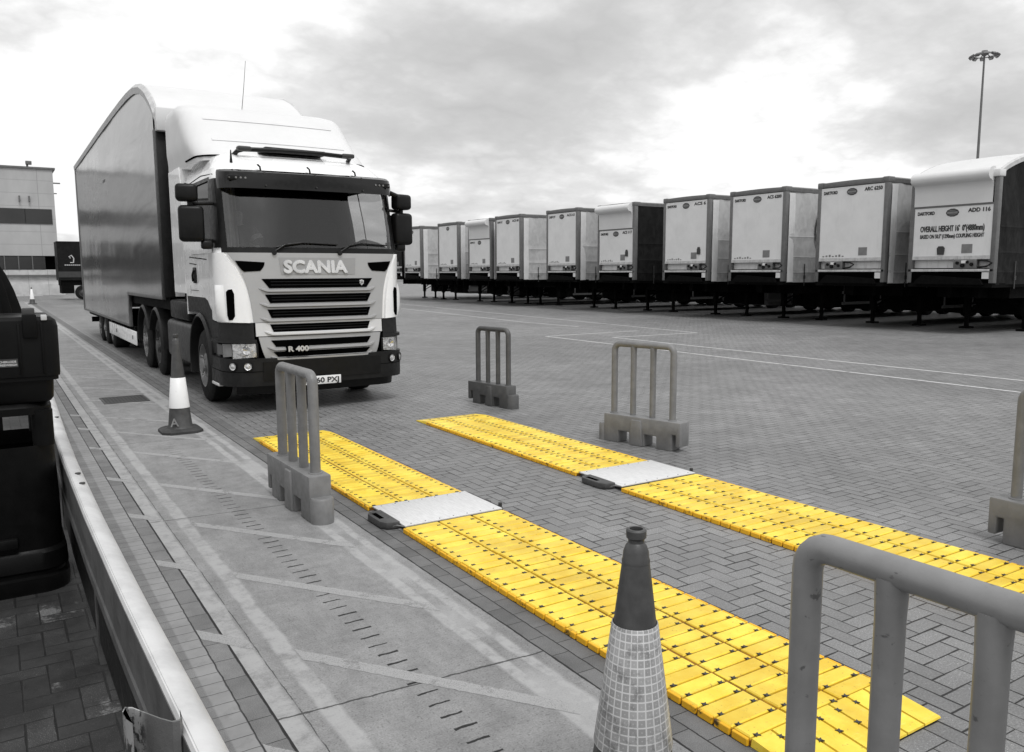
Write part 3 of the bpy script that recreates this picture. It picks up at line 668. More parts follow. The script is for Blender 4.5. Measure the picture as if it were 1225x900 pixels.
# folded curtains beside the screen
for x0, x1 in ((-1.08, -.90),):
    mb = MB(); mb.grid(lambda u, v: (x0+(x1-x0)*u, .52+.12*(v)+.02*sin(u*25), 2.12+.8*v), 24, 3); mb.build('curtain', 'curtain_in', tr)
# ---- windscreen & frame
kw = {}
MB().grid(lambda u, v: tuple(P(-SW+2*SW*u, 2.1+.87*v, .004)), 28, 10).build('windscreen', 'windscreen', tr, smooth=60)
fm = []
for nm, a in (('l', (-SW-.05, -SW+.035, 2.06, 3.0)), ('r', (SW-.035, SW+.05, 2.06, 3.0)), ('b', (-SW, SW, 2.055, 2.125)), ('t', (-SW, SW, 2.95, 3.0))):
    patch('windscreen_seal', 'black_plastic', a[0], a[1], a[2], a[3], .009, ns=24 if nm in 'bt' else 4, nz_=3 if nm in 'bt' else 8, th=.012)
# black A-pillars
patch('pillar_trim', 'black_plastic', SW+.05, lambda v: s_at_y(.70-.04*v, 2.6), 2.12, 3.0, .012, ns=6, nz_=8, th=.01, mirror=True)
# wipers
for x0, x1 in ((-.55, .28), (.32, 1.02)):
    mb = MB(); a = P(x0, 2.10, .03); m_ = P((x0+x1)/2-.05, 2.19, .04); b = P(x1, 2.17, .035)
    mb.tube([P(x0-.02, 2.07, .03), P(x0+.12, 2.16, .05), m_], .012, 6); mb.tube([P(x0+.02, 2.13, .028), m_, b], .009, 6); mb.build('wiper', 'black_plastic', tr)
    MB().tube([P(x0-.02, 2.05, .0), P(x0-.02, 2.06, .05)], .03, 10).build('wiper', 'black_plastic', tr)
# side window glass, frames
for sg in (-1, 1):
    w0, w1 = s_at_y(.66, 2.6), s_at_y(1.95, 2.6)
    mb = MB(); mb.grid(lambda u, v: tuple(Vector((sg, 1, 1))*P(w0+(w1-w0)*u, 2.1+.92*v, -.012)), 8, 5); g_ = mb.build('side_window', 'door_glass' if sg > 0 else 'dark_glass', tr)
    mb = MB()
    for a, b, c_, d in ((w0-.02, w1+.02, 2.07, 2.12), (w0-.02, w1+.02, 2.99, 3.04), (w1-.03, w1+.02, 2.12, 3.0), (w1-.48, w1-.44, 2.12, 3.0)):
        mb.grid(lambda u, v: tuple(Vector((sg, 1, 1))*P(a+(b-a)*u, c_+(d-c_)*v, .006)), 6, 2)
    mb.build('window_frame', 'black_plastic', g_)
# painted sill that rises behind the window (body colour wedge at the lower front corner of the glass)
for sg in (-1, 1):
    mb = MB(); vs = []
    w0, w1 = s_at_y(.66, 2.6), s_at_y(1.95, 2.6)
    k = 14
    def zt(u): return 2.14 + .17*max(0, 1-abs(u-.72)/.6)**.5
    mb.grid(lambda u, v: tuple(Vector((sg, 1, 1))*P(w0-.02+(w1-w0+.04)*u, 2.06+(zt(u)-2.06)*v, .010)), k, 3); mb.build('door_sill', 'cab_white', tr)
# door seams, handle
for sg in (-1, 1):
    V = Vector((sg, 1, 1)); mb = MB()
    def sl(pts, w=.006):
        for (y0, z0), (y1, z1) in zip(pts, pts[1:]):
            a = P(s_at_y(y0, z0), z0, .003); b = P(s_at_y(y1, z1), z1, .003); t = (b-a).normalized(); nn = Vector((1,0,0)).cross(t).normalized()*w
            mb.raw([V*(a-nn), V*(b-nn), V*(b+nn), V*(a+nn)], [(0,1,2,3)])
    sl([(.62, 3.06), (1.3, 3.10), (2.0, 3.06), (2.04, 2.6), (2.04, 1.52)]); sl([(.66, 1.95), (.70, 1.6), (.80, 1.3)]); sl([(.9, 1.98), (2.0, 2.03)]); sl([(1.55, 1.92), (2.02, 1.94)]); sl([(1.5, 1.56), (2.0, 1.56)], .004)
    mb.build('door_seam', 'black_hole', tr, smooth=0)
    h = MB(); h.box(*sorted((sg*1.236, sg*1.252)), 1.58, 1.74, 1.66, 1.88, .007); ho = h.build('door_handle_recess', 'black_plastic', tr)
    MB().tube([(sg*1.262, 1.62, 1.84), (sg*1.275, 1.66, 1.77), (sg*1.262, 1.70, 1.69)], .014, 8).build('door_handle', 'dark_plastic', tr)
# ---- front silver panel with lettering recess
def ps0(v): return -1.02 - .17*v**1.5
def gw(v): return .875+.07*v+.20*v**3.5
patch('grille_panel', 'silver', lambda v: -gw(v), lambda v: gw(v), 1.17, 2.055, .022, ns=32, nz_=14, th=.03)
patch('lower_grille_panel', 'silver_light', -.86, .86, .995, 1.165, .024, ns=28, nz_=4, th=.04)
patch('grille_base_panel', 'silver', lambda v: -(.70+.13*v**.45), lambda v: .70+.13*v**.45, .66, .985, .028, ns=28, nz_=10, th=.05)
def slot(zb, zt_, wb, wt_, off):
    patch('grille_slot', 'black_hole', lambda v: -(wb+(wt_-wb)*v), lambda v: wb+(wt_-wb)*v, zb, zt_, off, ns=26, nz_=3, th=.005)
    # mesh bars and protruding silver blade beneath
def blade(z, w, off, mat='silver'):
    mb = MB(); rings = []
    k = 30
    for i in range(k+1):
        s = -w + 2*w*i/k; t = abs(s)/w; lift = .035*max(0, (t-.86)/.14)**1.0; h = .022*(1-.55*max(0, (t-.9)/.1))
        p = P(s, z, 0); o = off + .035*(1-max(0, (t-.88)/.12)**2)
        a = P(s, z+h+lift, o-.03); b = P(s, z+h*.4+lift, o); c_ = P(s, z-h*.6+lift, o); d = P(s, z-h*1.3+lift, o-.03)
        rings.append([a, b, c_, d])
    mb.loft(rings, True, True); mb.build('grille_blade', mat, tr, smooth=30)
for zb, zt_, wb, wt_ in ((1.605,1.725,.66,.75), (1.415,1.525,.66,.72), (1.225,1.335,.655,.70)):
    slot(zb, zt_, wb, wt_, .030)
for z in (1.575, 1.382, 1.195): blade(z, .80, .022)
slot(1.045, 1.145, .64, .68, .032); blade(1.022, .76, .026, 'silver_light')
slot(.855, .94, .62, .68, .038); slot(.725, .79, .60, .66, .038)
blade(.825, .74, .03); blade(.70, .70, .03)
# small ribs inside the slots
mb = MB()
for zb, zt_ in ((1.605,1.725),(1.415,1.525),(1.225,1.335),(1.045,1.145)):
    for k in range(1, 3):
        z = zb + (zt_-zb)*k/3; mb.tube([P(-.64+1.28*i/16, z, .036) for i in range(17)], .004, 4)
mb.build('grille_mesh', 'black_plastic', tr)
# upper air slots beside the name
patch('air_slot', 'black_hole', lambda v: .70+.06*(1-v)**2, lambda v: .955+.095*v**.7, lambda u: 1.815+.01*(1-u), lambda u: 1.955-.02*(1-u), .030, ns=10, nz_=6, th=.006, mirror=True)
patch('name_recess', 'silver_recess', lambda v: -(.50+.02*v), lambda v: .50+.02*v, 1.775, 1.995, .027, ns=16, nz_=4, th=.01)
text('SCANIA', 'name_lettering', 'silver_letter', tr, .215, (-.045, P(0, 1.9, .03).y-.004, 1.805), (1,0,0), (0,.09,.95), off=.004, ext=.014, width=.85, bold=.008)
MB().box(-.51, -.22, P(-.4,.8,.10).y, P(-.4,.8,.03).y, .788, .868, .004).build('badge_backing', 'black_hole', tr, smooth=0)
text('R 400', 'model_lettering', 'silver_letter', tr, .088, (-.365, P(-.4, .8, .112).y, .797), (1,-.045,0), (0,0,1), off=.001, ext=.006, width=.26, bold=.0045)
# small shield badge in the top slot
mb = MB(); pts = [(0,-.04),(.03,-.01),(.032,.03),(0,.042),(-.032,.03),(-.03,-.01)]; b0 = P(.58, 1.665, .05)
mb.loft([[(b0.x+a, b0.y, b0.z+c) for a, c in pts], [(b0.x+a*.8, b0.y-.012, b0.z+c*.8) for a, c in pts]], True, True); bd = mb.build('badge', 'silver_letter', tr)
mb = MB().tube([(b0.x-.012, b0.y-.016, b0.z-.01), (b0.x, b0.y-.016, b0.z+.02), (b0.x+.012, b0.y-.016, b0.z-.005)], .004, 5); mb.build('badge_emblem', 'text_dark', bd)
# ---- white corner wings (air deflectors) with black slot
def wl(v): return gw(v)+.03
patch('corner_panel', 'cab_white', lambda v: wl(v)+.012, lambda v: s_at_y(.66, 1.6)-.02, lambda u: 1.17+.03*u, lambda u: 2.055-.20*0-.0*u, .035, ns=14, nz_=12, th=.05, mirror=True)
for sg in (-1, 1):
    V = Vector((sg,1,1)); mb = MB(); rings = []
    s_c = 1.135
    pts = [(.050,.18),(.02,.20),(-.035,.19),(-.058,.12),(-.052,-.16),(-.02,-.20),(.035,-.19),(.055,-.12)]
    mb.loft([[V*P(s_c+a, 1.40+c-a*.3, .03) for a, c in pts], [V*P(s_c+a*.8, 1.40+c*.95-a*.3, .046) for a, c in pts]], True, True)
    mb.build('corner_air_slot', 'black_hole', tr, smooth=0)
    # raised cheek beside the slot
    mb = MB(); ks = 8
    def ck(u, v):
        s_ = s_c+.07+.30*u; z = 1.19+.46*v; o = .036+.05*math.sin(pi*min(1, u*1.4))*math.sin(pi*min(1, max(0, v)))**.6*(1-u)**.5
        return tuple(V*P(s_, z, o))
    mb.grid(ck, 12, 12); mb.build('slot_surround', 'cab_white', tr, smooth=60)
# ---- dark lower corner, bumper
patch('lower_corner', 'dark_plastic', .88, lambda v: s_at_y(.80, 1.0), .93, 1.165, .012, ns=12, nz_=5, th=.05, mirror=True)
patch('corner_ledge', 'dark_plastic', .86, lambda v: s_at_y(.75, 1.0), .915, .955, .05, ns=12, nz_=3, th=.07, mirror=True)
FB = [(.2,.03),(.38,-.02),(.72,-.03),(.78,0)]
kwb = dict(F=FB)
bump = patch('bumper', 'dark_plastic', -s_at_y(.92, .6), s_at_y(.92, .6), lambda u: .36+.035*(1-min(1, abs(u-.5)*4))**.5*0, .715, .03, ns=48, nz_=6, th=.12, kw=kwb)
patch('bumper_centre', 'black_plastic', -.80, .80, .43, .67, .045, ns=24, nz_=4, th=.03, kw=kwb)
patch('bumper_crease', 'black_hole', -s_at_y(.85, .6), s_at_y(.85, .6), .545, .552, .033, ns=48, nz_=1, th=.01, kw=kwb)
patch('lip', 'black_plastic', -1.2, 1.2, .24, .37, -.08, ns=24, nz_=2, th=.05, kw=kwb)
# inner black filler between bumper and shell
mb = MB(); mb.box(-1.05, 1.05, .17, .5, .35, 1.2); mb.build('front_core', 'black_hole', tr, smooth=0)
# headlights
for sg in (-1, 1):
    V = Vector((sg,1,1))
    def hp(name, mat, s0, s1, z0, z1, off, par=None):
        mb = MB(); ns = 10
        pt = lambda u, v, o: V*P(s0+(s1-s0)*u, z0+(z1-z0)*v - .02*u*(v < .5), o)
        mb.grid(lambda u, v: tuple(pt(u, v, off)), ns, 4); per = [(i/ns, 0) for i in range(ns)]+[(1, j/4) for j in range(4)]+[(1-i/ns, 1) for i in range(ns)]+[(0, 1-j/4) for j in range(4)]
        mb.loft([[pt(u, v, off) for u, v in per], [pt(u, v, off-.04) for u, v in per]], True, False)
        return mb.build(name, mat, par or tr, merge=.0004)
    hl = hp('headlight', 'lamp_in', .87, 1.16, .735, .905, .01)
    hp('lens', 'lens', .87, 1.16, .735, .905, .026, hl)
    hp('bezel', 'black_plastic', .845, .87, .73, .91, .02, hl)
    c_ = P(.99, .82, .012); MB().lathe([(.055, 0), (.05, -.012), (.02, 0), (.001, .004)], 18, 'y', (sg*c_.x, c_.y-.006, c_.z)).build('reflector', 'chrome', hl)
    hp('indicator', 'sticker', 1.175, 1.34, .745, .90, .012); hp('side_marker', 'box_grey', 1.36, 1.62, .76, .885, .006)
    for s_c in (.98, 1.16):
        c_ = P(s_c, .62, .06, F=FB); nrm = (P(s_c, .62, .2, F=FB)-c_).normalized()
        c_ = P(s_c, .62, .036, F=FB)
        q = Vector((sg*nrm.x, nrm.y, 0)); c2 = Vector((sg*c_.x, c_.y, c_.z))
        a1 = q.cross(Vector((0,0,1))).normalized(); up_ = Vector((0,0,1))
        mb = MB(); rings = [[c2+q*h+(a1*cos(2*pi*k/18)+up_*sin(2*pi*k/18))*r_ for k in range(18)] for r_, h in ((.062,0),(.060,.012),(.050,.014),(.046,.0))]
        mb.loft(rings, True, False); fg = mb.build('fog_light', 'black_plastic', tr)
        mb = MB(); rings = [[c2+q*h+(a1*cos(2*pi*k/18)+up_*sin(2*pi*k/18))*r_ for k in range(18)] for r_, h in ((.046,.006),(.034,.002),(.016,.010),(.001,.012))]
        mb.loft(rings, True, False); mb.build('lens', 'lamp_in', fg)
# number plate
py = P(.0, .42, .09, F=FB).y
pl_ = MB().box(-.33, .19, py-.012, py, .345, .455, .004).build('number_plate', 'plate', tr)
text('HV60 PXJ', 'plate_lettering', 'text_dark', pl_, .093, (-.07, py-.013, .367), (1,0,0), (0,0,1), off=.001, ext=.001, width=.46, bold=.003)
# ---- visor
def VP(s, z, off): return P(s, z, off)
mb = MB(); rings = []; k = 40; L_ = s_at_y(.50, 3.0)-.03
for i in range(k+1):
    s = -L_+2*L_*i/k; t = abs(s)/L_; o = .20*(1-max(0, (t-.8)/.2)**2*.75)
    rings.append([P(s, 3.03, .01)+Vector((0,0,.07)), P(s, 3.0, o*.55)+Vector((0,0,.10)), P(s, 2.98, o*.9)+Vector((0,0,.085)), P(s, 2.95, o)+Vector((0,0,.02)), P(s, 2.86, o*.92), P(s, 2.865, o*.92-.012), P(s, 2.95, o*.85-.01), P(s, 3.0, o*.5-.01)])
mb.loft(rings, True, True); vis = mb.build('sun_visor', 'visor', tr, smooth=40)
for sg in (-1, 1):
    for q in range(4):
        c_ = P(sg*(1.02-.055*q), 2.985, .212); MB().lathe([(.014, 0), (.012, -.006), (.001, -.008)], 10, 'y', (c_.x, c_.y-.004, c_.z)).build('marker_lamp', 'sticker', vis)
    a = P(sg*.93, 2.985, .203); MB().box(min(a.x-.14, a.x+.14), a.x+.14, a.y-.004, a.y+.02, a.z-.03, a.z+.03, .004).build('lamp_housing', 'black_plastic', vis)
for s_ in (-.62, .02, .66):
    c_ = P(s_, 3.10, .1); mb = MB().tube([(c_.x, c_.y+.02, 3.06), (c_.x, c_.y+.06, 3.16), (c_.x-.02, c_.y+.09, 3.19)], .012, 6); mb.lathe([(.02, 0), (.001, .01)], 8, 'z', (c_.x-.02, c_.y+.09, 3.185)); mb.build('visor_bracket', 'black_plastic', vis)
    c_ = P(s_, 3.0, .19); MB().lathe([(.018, 0), (.014, -.008), (.001, -.009)], 10, 'y', (c_.x, c_.y, c_.z+.06)).build('bolt', 'steel_dark', vis)
    c_ = P(s_, 2.90, .197); MB().lathe([(.011, 0), (.009, -.008), (.001, -.009)], 8, 'y', (c_.x, c_.y-.005, c_.z)).build('bolt', 'steel_dark', vis)
# ---- roof bar / hatch
mb = MB(); mb.tube([(-.80,1.0,3.37),(-.78,.86,3.41),(-.72,.80,3.425),(-.3,.76,3.435),(.3,.76,3.435),(.72,.80,3.425),(.78,.86,3.41),(.80,1.0,3.37)], .030, 10)
mb.build('roof_bar', 'black_plastic', tr)
MB().prism([(-.45,0),(.45,0),(.42,.05),(-.42,.06)], 1, .84, 1.25, .01).build('roof_hatch', 'dark_plastic', tr, loc=(0,0,3.43))
for sg in (-1, 1): MB().box(sg*.72-.09, sg*.72+.09, .72, .84, 3.40, 3.46, .02).build('roof_lamp', 'steel_dark', tr)
MB().tube([(-.93,.62,3.22),(-.93,.62,3.38)], [.02,.006], 8).build('aerial', 'black_plastic', tr)
MB().tube([(-.28,2.5,4.15),(-.20,2.6,4.6),(-.13,2.7,5.02)], [.005,.004,.003], 6).build('whip_aerial', 'dark_plastic', tr)
# ---- roof deflector
FD = [(3.30,.98),(3.36,1.0),(3.44,1.12),(3.6,1.42),(3.85,1.80),(4.1,2.12),(4.2,2.30),(4.26,2.52),(4.29,2.85)]
WD = [(3.30,1.20),(3.6,1.23),(4.1,1.23),(4.2,1.20),(4.26,1.14),(4.29,1.0)]
RD = [(3.30,.42),(3.6,.36),(3.9,.26),(4.29,.24)]
kd = dict(F=FD, W=WD, RR=RD)
mb = MB(); rings = []
def se(z, ye):
    f, w, r = lerp(FD, z), lerp(WD, z), lerp(RD, z); a = w-r; return a + r*pi/2 + max(.01, ye-(f+BU*(a/1.2)**2+r))
for z in (3.30,3.36,3.40,3.44,3.52,3.6,3.72,3.85,3.98,4.1,4.15,4.2,4.23,4.26,4.29):
    s_e = se(z, 3.30); k = 44; rings.append([P(-s_e+2*s_e*i/k, z, **kd) for i in range(k+1)])
mb.loft(rings, False, False); last = rings[-1]; k = len(last)
for i in range(k//2): mb.raw([last[i], last[i+1], last[k-2-i], last[k-1-i]], [(0,1,2,3)])
mb.build('roof_deflector', 'white_clean', tr, smooth=50, merge=.0006)
patch('deflector_seam', 'black_hole', -2.0, 2.0, 3.355, 3.375, .012, ns=40, nz_=1, th=.03, kw=kd)
for zz_ in (3.62, 3.98):
    patch('pressed_rib', 'white_clean', -.95, .95, zz_, zz_+.03, .012, ns=24, nz_=2, th=.02, kw=kd)
patch('deflector_hatch', 'white_dirty', -.66, -.50, 3.47, 3.56, .004, ns=2, nz_=2, th=.006, kw=kd)
# ---- side fairings behind the cab
for sg in (-1, 1):
    a = (1.19, 1.225) if sg > 0 else (-1.225, -1.19)
    MB().prism([(2.41,1.50),(3.28,1.50),(3.30,3.34),(2.5,3.34),(2.41,3.1)], 0, a[0], a[1], .01).build('side_fairing', 'cab_white', tr, smooth=0)
# ---- mirrors
def mirror(sg):
    m = MB().box(-.15,.15,-.09,.09,-.23,.22,.055,4).build('mirror', 'black_plastic', tr, loc=(sg*1.50 if sg < 0 else 1.37, .42, 2.42)); m.rotation_euler = (0, 0, sg*.25)
    MB().box(-.135,.135,.085,.094,-.20,.19,.004).build('mirror_glass', 'chrome', m)
    m2 = MB().box(-.14,.12,-.10,.09,-.115,.10,.05,4).build('wide_angle_mirror', 'black_plastic', tr, loc=(sg*1.53 if sg < 0 else 1.375, .42, 2.80)); m2.rotation_euler = (0, 0, sg*.25)
    mx_ = 1.50 if sg < 0 else 1.37; MB().tube([(sg*mx_,.44,2.71),(sg*mx_,.44,2.60)], .035, 8).tube([(sg*(mx_-.03),.44,2.66),(sg*1.2,.50,2.68),(sg*1.12,.52,2.70)], .022, 8).build('mirror_arm', 'black_plastic', tr)
    MB().tube([(sg*1.42,.44,2.22),(sg*1.15,.50,2.20)], .022, 8).build('mirror_arm', 'black_plastic', tr)
    MB().box(-.07,.07,-.05,.05,-.06,.05,.03,3).build('kerb_mirror', 'black_plastic', tr, loc=(sg*1.33, .40, 2.16))
mirror(-1); mirror(1)
MB().tube([P(1.12, 2.93, .05), P(1.2, 2.86, .16), Vector((1.34, .42, 2.76))], [.03,.04,.02], 8).build('front_mirror_arm', 'black_plastic', tr)
# ---- wheel arch, steps, chassis, tank
WY1, WY2, WY3 = 1.52, 5.15, 6.55
def fender(yc, r, w, zc, sg, a0=-10, a1=190, mat='dark_plastic', th=.05):
    mb = MB(); rings = []; k = 22
    xo, xi = sg*1.265, sg*(1.265-w)
    for i in range(k+1):
        a = R(a0+(a1-a0)*i/k); c_, s_ = cos(a), sin(a)
        rings.append([(xo, yc+c_*(r+.01), zc+s_*(r+.01)), (xo-sg*.03, yc+c_*(r+th), zc+s_*(r+th)), (xi, yc+c_*(r+th), zc+s_*(r+th)), (xi, yc+c_*r, zc+s_*r), (xo-sg*.01, yc+c_*r, zc+s_*r)])
    mb.loft(rings, True, True); return mb.build('mudguard', mat, tr, smooth=40)
for sg in (-1, 1):
    fender(WY1, .64, .42, .56, sg, -18, 178)
    fender(WY2, .60, .55, .56, sg, 20, 185); fender(WY3, .60, .55, .56, sg, -5, 160)
    wheel(tr, sg*1.22, WY1, .51, .51, .30, sg, 'rim')
    wheel(tr, sg*1.22, WY2, .51, .51, .30, sg, 'rim_dark')
    wheel(tr, sg*1.22, WY3, .51, .51, .60, sg, 'rim')
    # dark panels between door bottom and arch, steps, tank
    x0, x1 = sorted((sg*1.16, sg*1.215))
    MB().prism([(.58,1.16),(.70,1.16),(1.05,1.46),(2.38,1.46),(2.38,1.24),(1.9,1.26),(1.52,1.27),(1.1,1.12),(.86,.74),(.58,.74)], 0, x0, x1, .008).build('lower_side_panel', 'dark_plastic', tr, smooth=0)
    x0, x1 = sorted((sg*.7, sg*1.2))
    MB().box(x0, x1, .55, .86, .37, .74, .03).build('bumper_side', 'dark_plastic', tr)
    x0, x1 = sorted((sg*1.0, sg*1.25)); MB().box(x0, x1, .50, .88, .33, .37, .01).build('step_plate', 'silver_light', tr)
    x0, x1 = sorted((sg*.75, sg*1.2))
    MB().box(x0, x1, 2.35, 4.3, .42, 1.05, .08, 3).build('fuel_tank', 'steel_dark' if sg < 0 else 'frame_grey', tr)
    MB().box(x0, x1, 2.5, 3.9, 1.08, 1.38, .04).build('side_locker', 'black_plastic', tr)
mb = MB(); mb.box(-.45, -.35, .5, 7.4, .75, 1.05); mb.box(.35, .45, .5, 7.4, .75, 1.05); mb.box(-.6, .6, 1.2, 3.0, .5, 1.4); mb.box(-1.0, 1.0, WY1-.08, WY1+.08, .43, .6)
for y in (WY2, WY3): mb.box(-1.0, 1.0, y-.12, y+.12, .4, .64)
mb.lathe([(.001, 1.06), (.55, 1.06), (.55, 1.16), (.001, 1.16)], 24, 'z', (0, 5.7, 0)); mb.box(-1.15, 1.15, 2.45, 2.9, 1.3, 1.5); mb.box(-1.1, 1.1, 2.8, 4.4, .55, 1.0)
mb.build('chassis', 'chassis', tr, smooth=0)

# driver
dr = thing('person', (TX-.66, TY+1.5, 1.92), 'lorry driver in dark jacket with pale stripes behind the wheel', 'person')
def skin(name, verts, edges, rad, mat, parent, root=0, sub=2):
    me = bpy.data.meshes.new(name); me.from_pydata([Vector(v) for v in verts], edges, []); o = bpy.data.objects.new(name, me); C.objects.link(o)
    md = o.modifiers.new('skin', 'SKIN'); sv_ = me.skin_vertices[0].data
    for i, r_ in enumerate(rad): sv_[i].radius = r_ if isinstance(r_, tuple) else (r_, r_)
    sv_[root].use_root = True
    s2 = o.modifiers.new('sub', 'SUBSURF'); s2.levels = sub; s2.render_levels = sub
    dg = bpy.context.evaluated_depsgraph_get(); m2 = bpy.data.meshes.new_from_object(o.evaluated_get(dg)); bpy.data.objects.remove(o)
    m2.name = name; m2.materials.clear(); m2.materials.append(M[mat])
    for p in m2.polygons: p.use_smooth = True
    o = bpy.data.objects.new(name, m2); C.objects.link(o); o.parent = parent; return o
V_ = [(0,.0,.10),(0,.02,.30),(0,.03,.48),(0,.0,.56),(0,-.03,.66),(0,-.04,.76),
      (-.19,0,.48),(-.25,-.16,.28),(-.17,-.36,.22),(-.14,-.42,.24),(.19,0,.48),(.26,-.16,.28),(.17,-.36,.22),(.14,-.42,.24),
      (-.1,-.04,.06),(-.13,-.45,.08),(-.13,-.52,-.32),(.1,-.04,.06),(.13,-.45,.08),(.13,-.52,-.32)]
E_ = [(0,1),(1,2),(2,3),(3,4),(4,5),(2,6),(6,7),(7,8),(8,9),(2,10),(10,11),(11,12),(12,13),(0,14),(14,15),(15,16),(0,17),(17,18),(18,19)]
Rd = [.15,(.17,.12),(.16,.11),.055,(.075,.09),(.07,.085),.075,.05,.038,.035,.075,.05,.038,.035,.1,.075,.05,.1,.075,.05]
skin('body', V_, E_, Rd, 'skin', dr)
V_ = [(0,.0,.08),(0,.02,.30),(0,.03,.48),(0,.02,.53),(-.19,0,.48),(-.25,-.16,.28),(-.18,-.32,.23),(.19,0,.48),(.26,-.16,.28),(.18,-.32,.23)]
skin('jacket', V_, [(0,1),(1,2),(2,3),(2,4),(4,5),(5,6),(2,7),(7,8),(8,9)], [.17,(.19,.14),(.18,.13),.075,.09,.065,.05,.09,.065,.05], 'jacket', dr)
skin('hair', [(0,.0,.76),(0,.0,.82)], [(0,1)], [(.085,.10),(.075,.09)], 'interior', dr)
for sg in (-1, 1):
    MB().tube([(sg*.228,-.09,.39),(sg*.243,-.13,.33)], .082, 14, False).build('sleeve_stripe', 'stripe', dr)
    for i, (l, dx) in enumerate(((.03,-.02),(.035,-.007),(.033,.006),(.027,.019))):
        MB().tube([(sg*.14+dx,-.44,.25),(sg*.14+dx,-.46,.245+.0),(sg*.14+dx,-.47,.225)], [.009,.008,.007], 6).build('finger', 'skin', dr)
    MB().tube([(sg*.11,-.41,.25),(sg*.095,-.44,.262)], [.010,.008], 6).build('thumb', 'skin', dr)
MB().tube([(0,-.135,.70),(0,-.15,.675)], .014, 8).build('nose', 'skin', dr)
dr['category'] = 'person'

# ================================================================== TRAILER behind the cab
TFY = 14.42; TR = thing('semi_trailer', (TX, TFY, 0), 'tall grey curtain sided trailer with arched white roof coupled behind the white cab', 'trailer')
def roofz(y):
    pts = [(0,4.38),(.35,4.62),(.8,4.85),(1.3,5.02),(1.9,5.12),(2.6,5.17),(3.6,5.18),(6,5.17),(13.9,5.03)]
    return lerp(pts, y)
def teardrop_parts(root, ax, L, w, zfront, step, curtain_mat, skirt, Zf=roofz):
    """ax maps (along, across, z) to local coordinates"""
    ys = [0,.15,.35,.55,.8,1.05,1.3,1.6,1.9,2.3,2.8,3.6,5,7,9,11,L]
    for sg in (-1, 1):
        mb = MB(); n_ = 80; m_ = 16
        def low(y): return (1.42 if y < step else skirt) if step else skirt
        def f(u, v):
            y = .28+(L-.4)*u; zl = low(y); zt = Zf(y)-.14; z = zl+(zt-zl)*v
            wv = .0035*sin(y*2.1+z*.9)+.0012*sin(y*7+z*2.1)+.003*sin(y*1.3-z*2)
            return ax(y, sg*(w/2-.012+wv*.6), z)
        mb.grid(f, n_, m_); mb.build('side_curtain', curtain_mat, root, smooth=60)
        mb = MB(); rings = []
        for y in ys:
            z = Zf(y); rings.append([ax(y, sg*(w/2+.01), z-.16), ax(y, sg*(w/2+.022), z-.05), ax(y, sg*(w/2-.03), z+.012), ax(y, sg*(w/2-.10), z-.02), ax(y, sg*(w/2-.06), z-.16)])
        mb.loft(rings, True, True); mb.build('cant_rail', 'rail_grey', root, smooth=30)
    mb = MB(); mb.grid(lambda u, v: ax(L*u**1.6, (v-.5)*(w-.12), Zf(L*u**1.6)+.0+.02*sin(pi*v)), 40, 8); mb.build('roof', 'white_clean', root, smooth=60)
ax1 = lambda a, c, z: (c, a, z)
teardrop_parts(TR, ax1, 13.85, 2.54, 4.38, 4.3, 'curtain_big', .76)
MB().prism([(-1.27,4.05),(1.27,4.05),(1.27,4.42),(-1.27,4.42)], 1, -.12, .05, .02).build('front_roof_rail', 'white_clean', TR)
MB().box(-1.2, 1.2, 0, .05, 1.42, 4.1).build('front_wall', 'white_dirty', TR, smooth=0)
for sg in (-1, 1):
    x0, x1 = sorted((sg*1.272, sg*1.10)); MB().box(x0, x1, -.01, .27, 1.40, 4.12, .02).build('front_post', 'dark_plastic', TR)
    x0, x1 = sorted((sg*1.275, sg*1.10)); MB().box(x0, x1, 13.7, 13.86, .70, 4.95, .02).build('rear_post', 'frame_grey', TR)
    # bottom rails and gooseneck return
    x0, x1 = sorted((sg*1.272, sg*1.20)); MB().box(x0, x1, .27, 4.3, 1.36, 1.43, .01).build('side_rail', 'frame_grey', TR); MB().box(x0, x1, 4.3, 13.7, .70, .77, .01).build('side_rail', 'frame_grey', TR)
    MB().box(x0, x1, 4.26, 4.33, .70, 1.43, .01).build('step_rail', 'frame_grey', TR)
    x0, x1 = sorted((sg*1.24, sg*1.27)); gd = MB().box(x0, x1, 3.5, 7.75, .36, .64, .01).build('side_guard', 'cab_white', TR)
    mb = MB()
    for y in (3.75, 5.4, 7.4): mb.box(*sorted((sg*1.18, sg*1.24)), y, y+.06, .40, .72)
    mb.build('guard_bracket', 'chassis', gd, smooth=0)
    for y in (3.75, 6.3):
        MB().box(*sorted((sg*1.27, sg*1.276)), y+.1, y+.2, .46, .54, .003).build('marker_lamp', 'box_grey', gd)
    for y in (7.75, 9.05, 10.2): wheel(TR, sg*1.22, y, .42, .42, .36, sg, 'rim')
MB().box(-1.2, 1.2, 13.8, 13.87, .75, 4.98).build('rear_door', 'white_dirty', TR, smooth=0)
mb = MB(); mb.box(-1.18, 1.18, .05, 4.3, 1.2, 1.40); mb.box(-.45, .45, 4.2, 13.6, .45, .72); mb.box(-1.15, 1.15, 4.3, 13.6, .60, .70)
for y in (7.75, 9.05, 10.2): mb.box(-1, 1, y-.07, y+.07, .36, .5)
mb.box(-1.1, 1.1, 13.5, 13.6, .35, .5); mb.build('chassis', 'chassis', TR, smooth=0)
mb = MB(); mb.box(-1.262, -1.25, 6.9, 7.3, 3.9, 3.96); mb.build('side_lamp', 'box_grey', TR)

